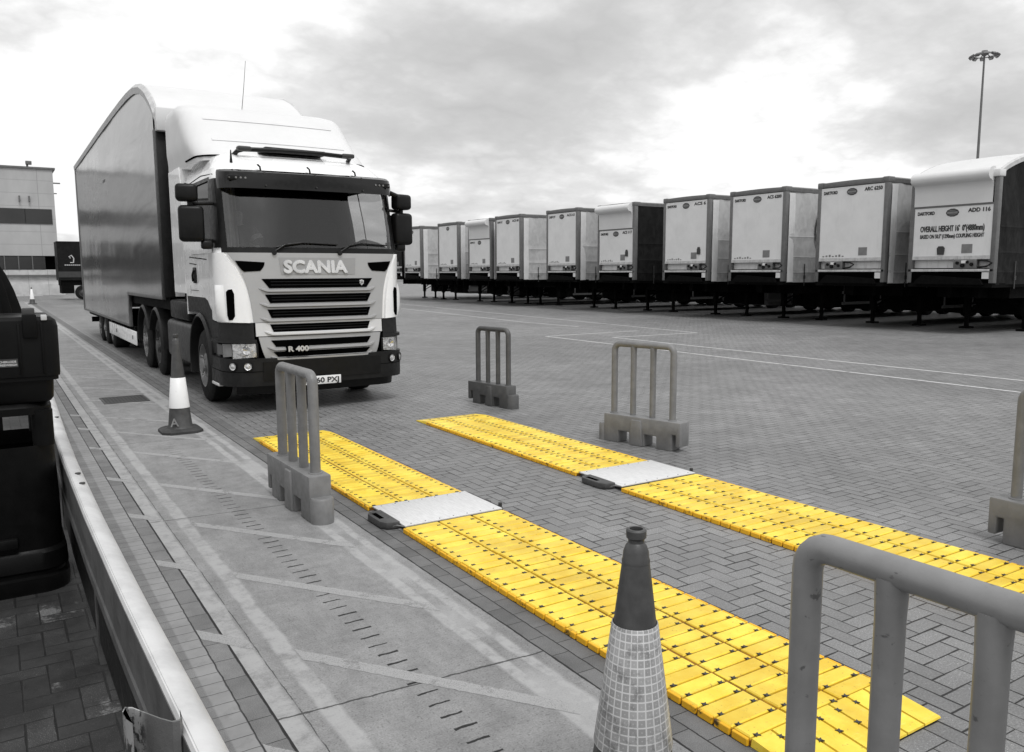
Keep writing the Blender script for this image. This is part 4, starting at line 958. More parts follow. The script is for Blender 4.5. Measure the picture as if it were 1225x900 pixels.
# ================================================================== PARKED ROW
GRP = 'trailers parked in the row'
X0 = 23.1
def parked(yc, label, kind='light', W=2.5, H=4.66, roller=False, tear=False, dot=None, left_txt=None, right_txt=None, extra=False, box=False, arc=False, dx=0.0, unit='right', guard=True, frame='frame_grey', L=13.6, panelmat='panel', sx=1):
    r_ = thing('parked_trailer', (X0+dx, yc, 0), label, 'trailer', GRP)
    w = W/2; SK = 1.42
    ax = lambda a, c, z: (a, c, z)
    cm = {'light': 'curtain_light', 'dark': 'curtain_dark', 'black': 'curtain_black'}[kind]
    rf = (lambda y: lerp([(0,H-.12),(.5,H+.12),(1.2,H+.34),(2,H+.48),(3.2,H+.56),(5,H+.58),(13.6,H+.42)], y)) if tear else (lambda y: H)
    # bulkhead
    pz0 = 2.20; pz1 = (3.58 if roller else H-.17)
    MB().box(0, .05, -w+.13, w-.13, pz0, pz1).build('bulkhead', panelmat, r_, smooth=0)
    mb = MB().box(-.012, .03, -w+.10, w-.10, pz0-.10, pz0)
    for k in range(10): mb.tube([(-.018, -w+.2+k*(W-.4)/9, pz0-.05), (-.010, -w+.2+k*(W-.4)/9, pz0-.05)], .013, 6)
    mb.build('bulkhead_rail', 'rail_grey', r_, smooth=0)
    for sg in (-1, 1):
        a, b = sorted((sg*w, sg*(w-.13))); mb = MB().box(-.02, .16, a, b, SK+.02, H-.10, .015)
        for k in range(14): mb.tube([(-.026, sg*(w-.065), SK+.3+k*(H-SK-.6)/13), (-.020, sg*(w-.065), SK+.3+k*(H-SK-.6)/13)], .010, 5)
        mb.build('corner_post', frame, r_)
        a, b = sorted((sg*(w+.015), sg*(w-.20)))
        if not tear: MB().box(-.035, .30, a, b, H-.16, H+.02, .03).build('corner_cap', frame, r_)
    if not tear: MB().box(-.02, .12, -w+.19, w-.19, H-.15, H, .012).build('top_rail', frame, r_)
    # side curtains (grid with folds), roof rails
    for sg in (-1, 1):
        a0 = .18
        def f(u, v):
            x = a0 + (L-a0-.2)*u; z = SK-.02 + (rf(x)-.16-SK+.02)*v
            # taut tucks: horizontal webbings pull in, bottom billows
            tk = sum(math.exp(-((z-zz_)/.06)**2) for zz_ in (1.75, 2.28, 2.98))*.022
            wv = .010*sin(x*4.3+z*1.7+yc)+.007*sin(x*11+z*3.1)+.010*sin(x*1.9-z*2.6+yc*2)
            return (x, sg*(w-.015+wv+tk), z)
        mb = MB(); mb.grid(f, 110, 40); mb.build('side_curtain', cm, r_, smooth=60)
        if kind == 'light':
            mb = MB(); mb.grid(lambda u, v: (a0-.01+.30*u, sg*(w+.012+.012*sin(v*9+yc)*u), SK+(H-.2-SK)*v), 4, 24); mb.build('curtain_pole_sleeve', 'white_dirty' , r_, smooth=60)
        mb = MB(); rings = []
        for y in [0,.2,.4,.7,1,1.4,2,2.8,4,6,9,L]:
            z = rf(y); rings.append([(y, sg*(w-.05), z-.17), (y, sg*(w+.005), z-.15), (y, sg*(w+.012), z-.03), (y, sg*(w-.04), z+.01), (y, sg*(w-.09), z-.02)])
        mb.loft(rings, True, True); mb.build('cant_rail', frame if not tear else 'rail_grey', r_, smooth=30)
        # tension straps with buckles
        for k in range(14):
            x = 1.05+k*.88; MB().box(x, x+.045, *sorted((sg*(w+.012), sg*(w+.022))), SK-.14, SK+.62).box(x-.02, x+.065, *sorted((sg*(w+.014), sg*(w+.035))), SK+.10, SK+.22).build('tension_strap', 'text_dark', r_, smooth=0)
    MB().grid(lambda u, v: (L*u**1.4, (v-.5)*(W-.1), rf(L*u**1.4)-.005+.02*sin(pi*v)), 24, 6).build('roof', 'white_clean', r_, smooth=60)
    MB().box(L-.05, L, -w+.02, w-.02, SK, rf(L)-.03).build('rear_door', 'white_dirty', r_, smooth=0)
    if roller:   # rounded air deflector on the bulkhead
        mb = MB(); rings = []
        pf = [(.0,3.62),(-.03,3.63),(-.035,4.0),(-.06,4.20),(-.12,4.245),(-.22,4.27),(-.29,4.35),(-.29,4.47),(-.20,4.56),(-.08,4.60),(.05,4.60)]
        k = 16; dz = H-4.66+ .04
        for i in range(k+1):
            c = -w+.16+(W-.28)*i/k; rings.append([(a, c, z+dz if z > 3.7 else z) for a, z in pf])
        mb.loft(rings, True, True); mb.build('air_deflector', 'white_clean', r_, smooth=50)
        MB().box(-.015, .04, -w+.1, w-.1, 3.575, 3.625).build('deflector_rail', 'frame_grey', r_, smooth=0)
    if tear:
        MB().box(-.06, .25, -w-.02, w+.02, H-.30, H-.10, .03).build('front_roof_rail', 'white_clean', r_)
    # recess under the panel: light back plate, coupling board, hose, pale bar, black kingpin zone
    MB().box(.14, .18, -w+.13, w-.13, 1.86, 2.12).build('recess_plate', 'white_dirty' if sx else 'box_grey', r_, smooth=0)
    u = -.45 if unit == 'right' else .55
    cb = MB().box(-.03, .13, u-.33, u+.33, 1.84, 2.10, .02).build('coupling_board', 'frame_grey', r_)
    mb = MB()
    for a, z, rr in ((.20,2.0,.045),(.05,1.93,.06),(-.08,2.02,.04),(-.2,1.96,.05)): mb.lathe([(rr, -.07), (rr*.9, -.032), (rr, -.028)], 12, 'x', (0,u+a,z)); mb.tube([(-.035,u+a,z),(-.075,u+a,z)], rr*.8, 10)
    mb.build('air_couplings', 'black_plastic', cb)
    MB().box(-.036, -.028, u-.05, u+.1, 1.99, 2.07).build('notice', 'plate', cb, smooth=0)
    MB().tube([(.0,u-.35,2.07),(-.02,u-.60,2.06),(-.02,u-.74,1.99),(-.02,u-.60,1.90),(.0,u-.35,1.88)], .025, 8).build('air_hose', 'black_plastic', r_)
    MB().box(-.02, .10, -w+.02, w-.02, 1.76, 1.83, .006).build('front_beam', 'rail_grey', r_)
    MB().box(-.015, .02, -w+.02, -w+.32, 1.56, 1.74).build('corner_plate', 'white_dirty', r_, smooth=0)
    mb = MB(); mb.box(0, L, -w+.03, w-.03, SK-.10, 1.76 if False else SK+.02); mb.box(.06, 1.2, -w+.14, w-.14, SK, 1.77)
    mb.prism([(-.9,1.56),(.75,1.66),(.95,1.50),(1.0,1.40),(-1.0,1.40)], 0, -.10, .06)
    for yy in (-.45, .35): mb.box(.8, L-.2, yy, yy+.12, 1.0, SK-.08)
    mb.box(1.3, 2.3, -1.05, 1.05, 1.0, SK-.08); mb.box(3.2, 4.6, -.9, .9, .45, 1.30); mb.box(4.8, 7.6, -1.0, -.45, .35, 1.25); mb.box(5.0, 7.8, .4, 1.0, .35, 1.25); mb.box(8.2, 12.4, -.9, .9, .62, 1.3)  # black underbody boxes, deepened to stand in for shade under the trailer
    for xx in (9.0, 10.3, 11.6): mb.box(xx-.07, xx+.07, -1.1, 1.1, .42, .58); mb.box(xx-.1, xx+.1, -.5, .5, .5, 1.1)
    # diagonal bracing of the legs
    mb.tube([(2.65,-.78,1.25),(2.65,.78,.75)], .03, 6); mb.tube([(2.65,.78,1.25),(2.65,-.78,.75)], .03, 6); mb.tube([(2.7,-.75,.6),(3.7,-.5,1.2)], .03, 6); mb.tube([(2.7,.75,.6),(3.7,.5,1.2)], .03, 6)
    mb.build('chassis', 'chassis', r_, smooth=0)
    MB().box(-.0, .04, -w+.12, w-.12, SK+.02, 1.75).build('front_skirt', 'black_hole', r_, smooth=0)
    for sg in (-1, 1):
        lg = MB().box(2.56, 2.74, sg*.85-.08, sg*.85+.08, .45, 1.40, .01).box(2.60, 2.70, sg*.85-.05, sg*.85+.05, .04, .5).box(2.50, 2.80, sg*.85-.16, sg*.85+.16, .0, .06, .01).build('landing_leg', 'chassis', r_, smooth=0)
        for xx in (9.0, 10.3, 11.6): wheel_y(r_, xx, sg*1.2, .5, .5, .36, sg)
        if guard:
            gm = MB(); a, b = sorted((sg*1.14, sg*1.17))
            for z in (.55, .95): gm.box(3.4, 8.2, a, b, z, z+.10)
            for x in (3.5, 5.8, 8.0): gm.box(x, x+.06, a, b, .6, 1.35)
            gm.build('side_guard', 'box_grey', r_, smooth=0)
    if box:
        MB().box(3.6, 5.7, -1.1, 1.1, .40, 1.22, .03).build('pallet_locker', 'box_grey', r_)
    # emblem: dark hexagonal badge with pale bar
    cz = pz1-.17; mb = MB(); hx = [(-.19,0),(-.15,.07),(-.05,.11),(.05,.11),(.15,.07),(.19,0),(.15,-.07),(.05,-.11),(-.05,-.11),(-.15,-.07)]
    mb.prism([(a, cz+b) for a, b in hx], 0, -.008, .003); em = mb.build('emblem', 'text_dark', r_, smooth=0)
    mb = MB(); mb.box(-.012, -.007, -.15, .15, cz-.032, cz+.032); mb.build('emblem_bar', 'sticker', em, smooth=0)
    mb = MB(); mb.box(-.012, -.007, -.09, .09, cz+.055, cz+.072); mb.box(-.012, -.007, -.09, .09, cz-.072, cz-.055); mb.build('emblem_stripes', 'sticker', em, smooth=0)
    if left_txt: text(left_txt, 'depot_lettering', 'text_dark', r_, .135, (-.006, w-.22, pz1-.20), (0,-1,0), (0,0,1), off=.001, ext=.001, align='LEFT', width=.50, bold=.005)
    if right_txt: text(right_txt, 'fleet_number', 'text_dark', r_, .15, (-.006, -w+.20, pz1-.18), (0,-1,0), (0,0,1), off=.001, ext=.001, align='RIGHT', width=.60, bold=.006)
    # little row of notices above the rail
    MB().box(-.006, .004, -.62, -.32, 2.27, 2.52).build('notice_plate', 'sticker', r_, smooth=0)
    if dot: MB().prism([(.18,2.24),(.36,2.24),(.38,2.42),(.33,2.48),(.21,2.48),(.16,2.42)], 0, -.035, .0).build('document_holder', 'text_dark', r_, smooth=0) if tear else MB().prism([(-.82,2.44),(-.66,2.44),(-.66,2.62),(-.70,2.72),(-.78,2.72),(-.82,2.62)], 0, -.035, 0).build('document_holder', 'text_dark', r_, smooth=0)
    if not tear: 
        mb = MB()
        for k in range(7): mb.box(-.004, .004, w-.26-k*.12-.07, w-.26-k*.12, 2.235, 2.27+.02*(k % 3))
        mb.build('small_print', 'sticker', r_, smooth=0)
    if arc:
        mb = MB(); sg = -1
        mb.loft([[(arc[0]+rr*cos(a)*-1, -w-.038, arc[1]+rr*sin(a)) for rr in (1.02, 1.10)] for a in [R(-70+140*k/24) for k in range(25)]], False, False)
        mb.build('curtain_logo', 'text_dark', r_, smooth=0)
    return r_
t9 = parked(13.17, 'nearest parked trailer at the right edge, dark curtain, OVERALL HEIGHT text on its bulkhead', 'dark', H=4.60, roller=True, tear=True, left_txt='DARTFORD', right_txt='ADD 116', dot=True)
text('OVERALL HEIGHT 16\'  0"(4880mm)', 'height_lettering', 'text_dark', t9, .225, (-.006, .0, 2.90), (0,-1,0), (0,0,1), off=.002, ext=.001, width=1.83, bold=.006)
text('BASED ON 50.5" (1290mm) COUPLING HEIGHT', 'coupling_lettering', 'text_dark', t9, .155, (-.006, .0, 2.71), (0,-1,0), (0,0,1), off=.001, ext=.001, width=1.83, bold=.004)
parked(16.42, 'parked trailer with grey bulkhead frame and fleet text ARC 6250, second from the right edge', H=4.60, left_txt='DARTFORD', right_txt='ARC 6250', unit='left')
parked(20.2, 'parked trailer with fleet text ACS 6200, third from the right edge', H=4.64, left_txt='DARTFORD', right_txt='ACS 6200', arc=(2.62,3.2))
parked(23.72, 'parked trailer with black document holder and pale curtain, fourth from the right', H=4.66, left_txt='DARTFORD', right_txt='ACS 6', dot=True, box=True)
parked(27.95, 'parked trailer in mid row with rounded white deflector and very dark curtain', 'dark', H=4.68, roller=True, left_txt='DARTFORD', right_txt='ACS 117', dot=True)
parked(31.95, 'pale trailer standing just left of the dark curtained one with white deflector', H=4.72, left_txt='DEPOT', right_txt='ACS 61')
parked(36.75, 'parked trailer standing immediately right of the distant one with white deflector', H=4.72, left_txt='DEPOT', right_txt='ACS 60', arc=(3.4,3.5))
parked(39.7, 'smaller looking distant trailer with rounded white deflector, left of mid row', H=4.68, roller=True, left_txt='DEPOT')
parked(43.4, 'pale parked trailer, second bright one to the right of the lorry mirror', H=4.68, box=True)
parked(48.25, 'pale parked trailer closest to the lorry mirror, leftmost bright one of the row', H=4.68, box=True)
parked(52.3, 'dark sided parked trailer half hidden behind the lorry mirror', 'black', H=4.40, dx=.6, panelmat='curtain_black', frame='chassis')

# dark trailer beyond the lorry on the left, standing broadside
bt = thing('parked_trailer', (4.1, 64.2, 0), 'black curtain sided trailer standing broadside beside the warehouse', 'trailer')
MB().grid(lambda u, v: (13.4*u, .0+.01*sin(u*60), 1.35+2.6*v), 60, 10).build('side_curtain', 'curtain_black', bt)
MB().box(0, 13.4, .02, 2.5, 1.35, 3.93).build('body', 'curtain_black', bt, smooth=0)
MB().box(-.02, 13.42, -.03, 2.52, 3.92, 4.0, .02).build('roof', 'dark_plastic', bt)
MB().box(0, 13.4, -.02, .0, 1.55, 1.95).build('side_stripe', 'steel_dark', bt, smooth=0)
MB().box(.1, 13.2, .1, 2.4, 1.0, 1.35).build('chassis', 'chassis', bt, smooth=0)
MB().box(.15, .9, .05, 2.4, .45, 1.0).build('rear_locker', 'chassis', bt, smooth=0)
for xx in (1.45, 2.75, 4.05): wheel_y(bt, xx, .05, .5, .5, .36, -1)
mk = MB(); mk.tube([(.75,-.02,2.55),(.95,-.02,2.55),(.98,-.02,2.85),(.85,-.02,3.05),(.70,-.02,2.95),(.78,-.02,2.85)], .04, 6); mk.build('emblem', 'rail_grey', bt)
mb = MB()
for k in range(9): mb.box(.4+k*.12, .49+k*.12, -.014, -.006, 2.36, 2.42)
mb.build('lettering', 'rail_grey', bt, smooth=0)
def copy_tree(o, parent=None):
    c_ = o.copy(); C.objects.link(c_)
    if parent: c_.parent = parent
    for ch in [q for q in bpy.data.objects if q.parent == o]: copy_tree(ch, c_)
    return c_
for dx_, wd in ((-19.5, 'nearer'), (-35.0, 'farther')):  # unseen copies, added only for dark reflections in the lorry trailer side
    q_ = copy_tree(bt); q_.location.x += dx_; q_['label'] = 'unseen black trailer added to darken the lorry trailer side reflection, ' + wd + ' of the two'
tag(MB().box(-1.5, 4.2, 0, .15, 0, .16).build('kerb', 'building_base', smooth=0, loc=(-.5, 77.5, 0)), 'low pale kerb running along the foot of the warehouse', 'kerb')

# ================================================================== LAMP MAST
lm = thing('floodlight_mast', (61.4, 33.4, 0), 'tall thin floodlight mast rising behind the nearest parked trailer', 'light mast')
MB().lathe([(.15,0),(.13,3),(.10,9),(.06,17.2)], 14).build('pole', 'frame_grey', lm)
MB().lathe([(.17,0),(.17,9.6),(.15,9.7)], 14).build('pole_sleeve', 'steel_dark', lm)
hd = MB(); hd.tube([(0.72*cos(2*pi*k/28), 0.72*sin(2*pi*k/28), 17.05) for k in range(29)], .04, 6, False)
for k in range(8):
    a = 2*pi*k/8; hd.tube([(0,0,17.35), (.72*cos(a), .72*sin(a), 17.08)], .035, 5)
hd.lathe([(.001,17.42),(.2,17.38),(.24,17.15),(.1,17.0)], 14); hr = hd.build('headframe', 'sticker', lm)
for k in range(10):
    a = 2*pi*k/10
    o = MB().prism([(-.17,.09),(.17,.09),(.13,-.08),(-.13,-.08)], 0, -.13, .13, .02).build('floodlight', 'frame_grey', lm, loc=(.86*cos(a), .86*sin(a), 17.0)); o.rotation_euler = (0, .6, a)
    MB().box(-.12,.12,-.11,.11,-.095,-.08).build('lamp_glass', 'rail_grey', o, smooth=0)

# ================================================================== YELLOW MATS
def mat_section(x0, W, y0, y1, ramp_end, label, nm='weighbridge_mat'):
    """slats run across; ramp_end 'near' or 'far' gets lengthwise tapered pieces"""
    th = .038; RL = .28
    r_ = thing('track_mat', (x0, y0, 0), label, 'track mat', 'yellow slatted mats')
    Ly = y1-y0; ya, yb = 0.0, Ly
    if ramp_end == 'near': ya = RL
    else: yb = Ly-RL
    n_ = round((yb-ya)/.09); p = (yb-ya)/n_; cw = W/3
    slats = MB(); rnd = random.Random(int(x0*100)+int(y0*10)); clips = []
    def sl_z(y): return th + .003*sin(y*2.1+x0)
    for i in range(n_):
        for j in range(3):
            a, b = j*cw+.008, (j+1)*cw-.008; c, d = ya+i*p+.0055, ya+(i+1)*p-.0055; z1 = sl_z(c)+rnd.uniform(-.0015,.0015); jx = rnd.uniform(-.002,.002); ty = rnd.uniform(-.0012,.0012)
            o = .005
            vs = [(a+jx,c,.012),(b+jx,c,.012),(b+jx,d,.012),(a+jx,d,.012), (a+jx,c,z1-o),(b+jx,c,z1-o),(b+jx,d,z1-o),(a+jx,d,z1-o), (a+jx+o,c+o,z1+ty),(b+jx-o,c+o,z1-ty),(b+jx-o,d-o,z1-ty),(a+jx+o,d-o,z1+ty)]
            slats.raw(vs, [(0,1,5,4),(1,2,6,5),(2,3,7,6),(3,0,4,7),(4,5,9,8),(5,6,10,9),(6,7,11,10),(7,4,8,11),(8,9,10,11)])
            for e_ in (a+.032, b-.032): clips.append((e_, ya+i*p, z1))
    # lengthwise ramp pieces
    m_ = 7; pw = W/m_
    near = ramp_end == 'near'
    for k in range(m_):
        a, b = k*pw+.003, (k+1)*pw-.003
        if near: c, d, zc, zd = .0, RL-.004, .012, th
        else: c, d, zc, zd = yb+.004, Ly, th, .012
        slats.raw([(a,c,.004),(b,c,.004),(b,d,.004),(a,d,.004),(a+.003,c+.002,zc),(b-.003,c+.002,zc),(b-.003,d-.002,zd),(a+.003,d-.002,zd)], [(0,1,5,4),(1,2,6,5),(2,3,7,6),(3,0,4,7),(4,5,6,7)])
        if k:
            clips.append((k*pw, RL-.05 if near else yb+.05, th-.004)); clips.append((k*pw, RL*.5 if near else yb+RL*.5, (th+.012)/2+.002))
    slats.build('slats', 'yellow', r_, smooth=25)
    MB().box(.004, W-.004, (ya if near else .004), (Ly-.004 if near else yb), .003, th-.012).build('base_sheet', 'yellow_joint', r_, smooth=0)
    # amber edge blocks on both long sides
    for sg, xe in ((-1, 0), (1, W)):
        mb = MB(); k = 0; y = ya
        while y < yb-.01:
            ye = min(y+p, yb); mb.box(*( (xe-.008, xe+.006) if sg < 0 else (xe-.006, xe+.008)), y+.006, ye-.006, .002, th-.004, .003, 1); y = ye
        mb.build('edge_blocks', 'yellow_edge', r_, smooth=0)
    # clips: little four-legged stars
    cm = MB()
    def star(b, cx_, cy_, z):
        pts = []
        for q in range(8):
            a = 2*pi*q/8+pi/8*0; rr = .0168 if q % 2 else .0065
            pts.append((cx_+rr*cos(a)*1.05, cy_+rr*sin(a)*.95))
        b.prism(pts, 2, z-.004, z+.0022)
    star(cm, 0, 0, 0); proto = cm.build('clip', 'steel_dark', r_, smooth=0)
    clips.sort(key=lambda c_: (x0+c_[0])**2+(y0+c_[1])**2)
    proto.location = clips[0]
    for c_ in clips[1:100]:
        o = proto.copy(); C.objects.link(o); o.parent = r_; o.location = c_; o.rotation_euler = (0, 0, random.uniform(-.3, .3))
    rest = MB()
    for c_ in clips[100:]: star(rest, c_[0], c_[1], c_[2])
    if clips[100:]: tag(rest.build('clips', 'steel_dark', r_, smooth=0), kind='stuff')
    return r_
mat_section(2.32, .81, 1.70, 5.07, 'near', 'yellow slatted mat in the foreground running past the tall cone')
mat_section(2.32, .80, 5.69, 8.95, 'far', 'yellow slatted mat leading from the lorry wheel to the nearer metal plate')
mat_section(4.28, .85, 1.70, 5.07, 'near', 'yellow slatted mat running behind the foreground barrier to the right edge')
mat_section(4.28, .84, 5.68, 8.93, 'far', 'yellow slatted mat reaching from the middle barrier towards the lorry front')
def plate(x0, W, label):
    r_ = thing('weigh_plate', (x0, 5.07, 0), label, 'weigh pad', 'metal weigh plates between the mats')
    MB().box(.0, W, .02, .60, .030, .041, .002).build('top_plate', 'plate_alu', r_)
    MB().box(.01, W-.01, .03, .59, .004, .030).build('base', 'steel_dark', r_, smooth=0)
    mb = MB()
    for k in range(7):
        for y in (.05, .57): mb.lathe([(.006, .0405), (.005, .0425), (.001, .043)], 8, 'z', (.06+k*(W-.12)/6, y, 0))
    mb.build('screws', 'steel_dark', r_)
    # plastic handle block on the left
    hb = MB(); pts = [(-.035,.10),(-.095,.115),(-.125,.17),(-.125,.39),(-.095,.44),(-.0,.445),(0,.10)]
    hb.prism([(a,b) for a,b in pts], 2, .006, .054, .006)
    hb.build('handle_block', 'cone_dark', r_)
    MB().box(-.10, -.065, .23, .38, .050, .0555).build('grip_slot', 'black_hole', r_, smooth=0)
    MB().tube([(-.06,.085,.03),(-.05,.05,.045),(-.02,.03,.04),(.01,.03,.03)], .006, 6).build('cable', 'frame_grey', r_)
    mb = MB().box(W, W+.025, .05, .58, .004, .036, .004).box(W+.02, W+.06, .28, .36, .004, .024, .003); mb.build('side_bar', 'steel_dark', r_)
    MB().tube([(W+.03,.10,.02),(W+.03,.10,.06)], .015, 8).build('post', 'steel_dark', r_)
plate(2.34, .80, 'metal weigh plate with black handle in the nearer yellow track'); plate(4.30, .84, 'metal weigh plate with black handle in the farther yellow track')

# ================================================================== PLASTIC BARRIERS
def barrier(loc, rz, label, mat, H=1.06, W=1.05, flip=1, scuff=False, name='barrier', leanx=0, base_h=.30, pr_=.034, sp=.40):
    r_ = thing(name, loc, label, 'barrier', 'short plastic post barriers', rz)
    r_.rotation_euler = (leanx, 0, rz)
    h = W/2; r = pr_; xo = sp
    fr_ = MB(); c = .07
    pts = [(-xo,0,base_h-.02),(-xo,0,H-c-.04)] + [(-xo+c-c*cos(a),0,H-c-.034+c*sin(a)) for a in [R(q) for q in (15,35,55,75,90)]] + \
          [(xo-c+c*sin(a),0,H-c-.034+c*cos(a)) for a in [R(q) for q in (0,15,35,55,75)]] + [(xo,0,H-c-.04),(xo,0,base_h-.02)]
    fr_.tube(pts, r, 18, True); fr_.build('frame', mat, r_, smooth=60)
    for k in (1, 2):
        x = -xo+2*xo*k/3; MB().tube([(x,0,base_h-.02),(x,0,H-.16),(x,0,H-.05)], [r*.92,r*.92,r*1.02], 14).build('post', mat, r_, smooth=60)
    mb = MB(); t = .085
    q_ = W/1.18
    prof = [(-h+.07,.0),(-h+.07,base_h),(h,base_h),(h,.05),(h-.055,.05),(h-.055,.17),(h-.10,.17),(h-.10,.0),(h-.33*q_,.0),(h-.33*q_,.13),(h-.50*q_,.13),(h-.50*q_,.0),(h-.72*q_,.0),(h-.72*q_,.13),(h-.88*q_,.13),(h-.88*q_,.0)]
    mb.prism([(flip*a, b) for a, b in prof], 1, -t, t, .012)
    mb.prism([(flip*(h-.52*q_), 0),(flip*(h-.70*q_), 0),(flip*(h-.68*q_), base_h-.03),(flip*(h-.54*q_), base_h-.03)], 1, -t-.018, t+.018, .01)
    mb.build('base', mat, r_, smooth=35)
    mb = MB(); mb.lathe([(.085,0),(.085,.17),(.076,.185),(.001,.185)], 18, 'z', (-flip*(h-.05), 0, 0)); mb.build('connector_lug', mat, r_)
    for k in (-1, 1): MB().lathe([(r*1.35, base_h-.002), (r*1.3, base_h+.008), (r*1.0, base_h+.010)], 16, 'z', (k*xo, 0, 0)).build('socket_ring', mat, r_)
    return r_
barrier((1.92, 6.10, 0), R(90)+.02, 'grey plastic barrier on the left edge of the nearer yellow mat', 'barrier', flip=1, W=1.06, H=1.10, base_h=.34, pr_=.038, sp=.37)
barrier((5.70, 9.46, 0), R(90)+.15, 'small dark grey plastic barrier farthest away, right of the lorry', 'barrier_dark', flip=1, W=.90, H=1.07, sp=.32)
barrier((5.66, 6.38, 0), R(90)+.24, 'grey plastic barrier standing behind the farther metal plate', 'barrier', flip=-1, W=1.02, H=1.08, sp=.365)
barrier((5.62, 2.26, 0), R(90)-.02, 'grey plastic barrier cut by the right edge of the picture', 'barrier', flip=1, W=1.06, H=1.06, base_h=.30)
nb = barrier((1.852, 1.025, 0), R(90), 'large grey plastic barrier closest to us at the lower right, scuffed along its top rail', 'barrier_fence', flip=-1, W=1.05, H=1.092, pr_=.041, sp=.375)
mb = MB()

# ================================================================== TRAFFIC CONES
def cone(loc, H, label, sleeve, z0, z1, top_dark, base_w, rb, rt, tilt=(0,0), mark=False):
    r_ = thing('traffic_cone', loc, label, 'traffic cone', 'road cones'); r_.rotation_euler = (tilt[0], tilt[1], 0)
    def rad(z): return rb+(rt-rb)*z/H
    b = base_w/2; c = b*.35
    octo = [(b,-b+c),(b,b-c),(b-c,b),(-b+c,b),(-b,b-c),(-b,-b+c),(-b+c,-b),(b-c,-b)]
    mb = MB(); mb.loft([[(x,y,0) for x,y in octo],[(x,y,.028) for x,y in octo],[(x*.86,y*.86,.050) for x,y in octo]], True, True); mb.build('base', 'cone_base', r_)
    mb = MB()
    mb.lathe([(rad(.04)*1.12,.045),(rad(.06),.075),(rad(z0)-.002,z0),(rad(z1)-.002,z1),(rad(H*.90),H*.90)], 40)
    mb.build('cone_body', 'cone_dark', r_, smooth=60)
    # neck and cap
    t = H; k = rad(H*.90)
    MB().lathe([(k*1.04,H*.885),(k*1.06,H*.895),(k*.98,H*.905),(k*.95,H*.925),(k*.78,H*.945),(k*.60,H*.955),(k*.60,H*.965),(k*.74,H*.972),(k*.76,H*.995),(k*.66,H),(k*.5,H),(k*.48,H*.97),(.001,H*.965)], 32).build('neck', 'cone_dark', r_, smooth=30)
    mb = MB(); mb.lathe([(rad(z0)+.0005,z0),(rad(z0)+.004,z0+.002),(rad(z1)+.004,z1-.002),(rad(z1)+.0005,z1)], 40); mb.build('reflective_sleeve', sleeve, r_, smooth=60)
    if mark: text('A', 'painted_letter', 'sticker', r_, .13, (-.085, -rad(.12)-.012, .085), (1,0,0), (0,.13,1), off=.002, ext=.002)
    return r_
cone((1.692, 1.928, 0), .985, 'tall traffic cone with gridded reflective sleeve in the foreground', 'sleeve', .262, .675, True, .42, .161, .030, (0, .0))
cone((1.745, 9.85, 0), 1.12, 'traffic cone with plain white band standing beside the lorry wheel', 'band', .28, .625, True, .44, .135, .03, (0, .0), True)
cone((2.15, 56.9, 0), 1.0, 'tiny distant traffic cone standing in front of the warehouse', 'band', .3, .9, True, .5, .16, .03)

# ================================================================== CRASH RAIL
rl = thing('crash_rail', (.36, 1.2, 0), 'bright galvanised steel crash rail running up the left side beside the bin', 'guard rail')
def rail_x(y): return lerp([(1.0,.412),(1.9,.404),(3,.385),(4.1,.376),(5.5,.377),(6.4,.390),(8.5,.436),(12,.49),(14,.51)], y) - .36
sec = [(-.078,.50),(-.084,.46),(-.078,.44),(-.070,.46),(-.072,.56),(-.078,.60),(-.079,.700),(-.072,.712),(-.058,.713),(-.03,.704),(-.008,.690),(.0,.674),(.002,.640),(-.01,.60),(-.035,.57),(-.035,.52),(-.01,.48),(.002,.44),(.0,.36),(-.02,.32)]
mb = MB(); rings = []
thn = [(a-.005, b-.003) for a, b in sec[6:]][::-1]
for k in range(60):
    y = -.2+k*.24; rx = rail_x(y+1.2); rings.append([(a+rx, y, b) for a, b in sec[6:]] + [(a+rx, y, b) for a, b in thn])
mb.loft(rings, True, True); mb.build('beam', 'galv', rl, smooth=40)
mb = MB(); rings = []
for k in range(60):
    y = -.2+k*.24; rx = rail_x(y+1.2); rings.append([(a+rx, y, b) for a, b in ((-.0795,.698),(-.086,.698),(-.086,.60),(-.074,.585),(-.074,.50),(-.086,.485),(-.086,.44),(-.0795,.44))])
mb.loft(rings, True, True); mb.build('back_plate', 'steel_back', rl, smooth=30)
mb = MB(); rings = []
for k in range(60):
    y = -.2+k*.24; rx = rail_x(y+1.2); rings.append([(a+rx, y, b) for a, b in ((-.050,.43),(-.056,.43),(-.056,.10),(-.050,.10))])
mb.loft(rings, True, True); mb.build('rail_shade_strip', 'black_plastic', rl, smooth=30)  # black strip stands in for the shade beneath the rail
for y in (2.9, 5.3, 7.7, 10.1):
    rx = rail_x(y+1.2); MB().box(rx-.062, rx-.02, y-.04, y+.04, .0, .66).build('post', 'steel_back', rl, smooth=0)
for y in (3.55, 3.80, 5.9): MB().lathe([(.016,0),(.014,.008),(.001,.009)], 8, 'z', (rail_x(y+1.2)-.035, y, .706)).build('bolt', 'steel_dark', rl)
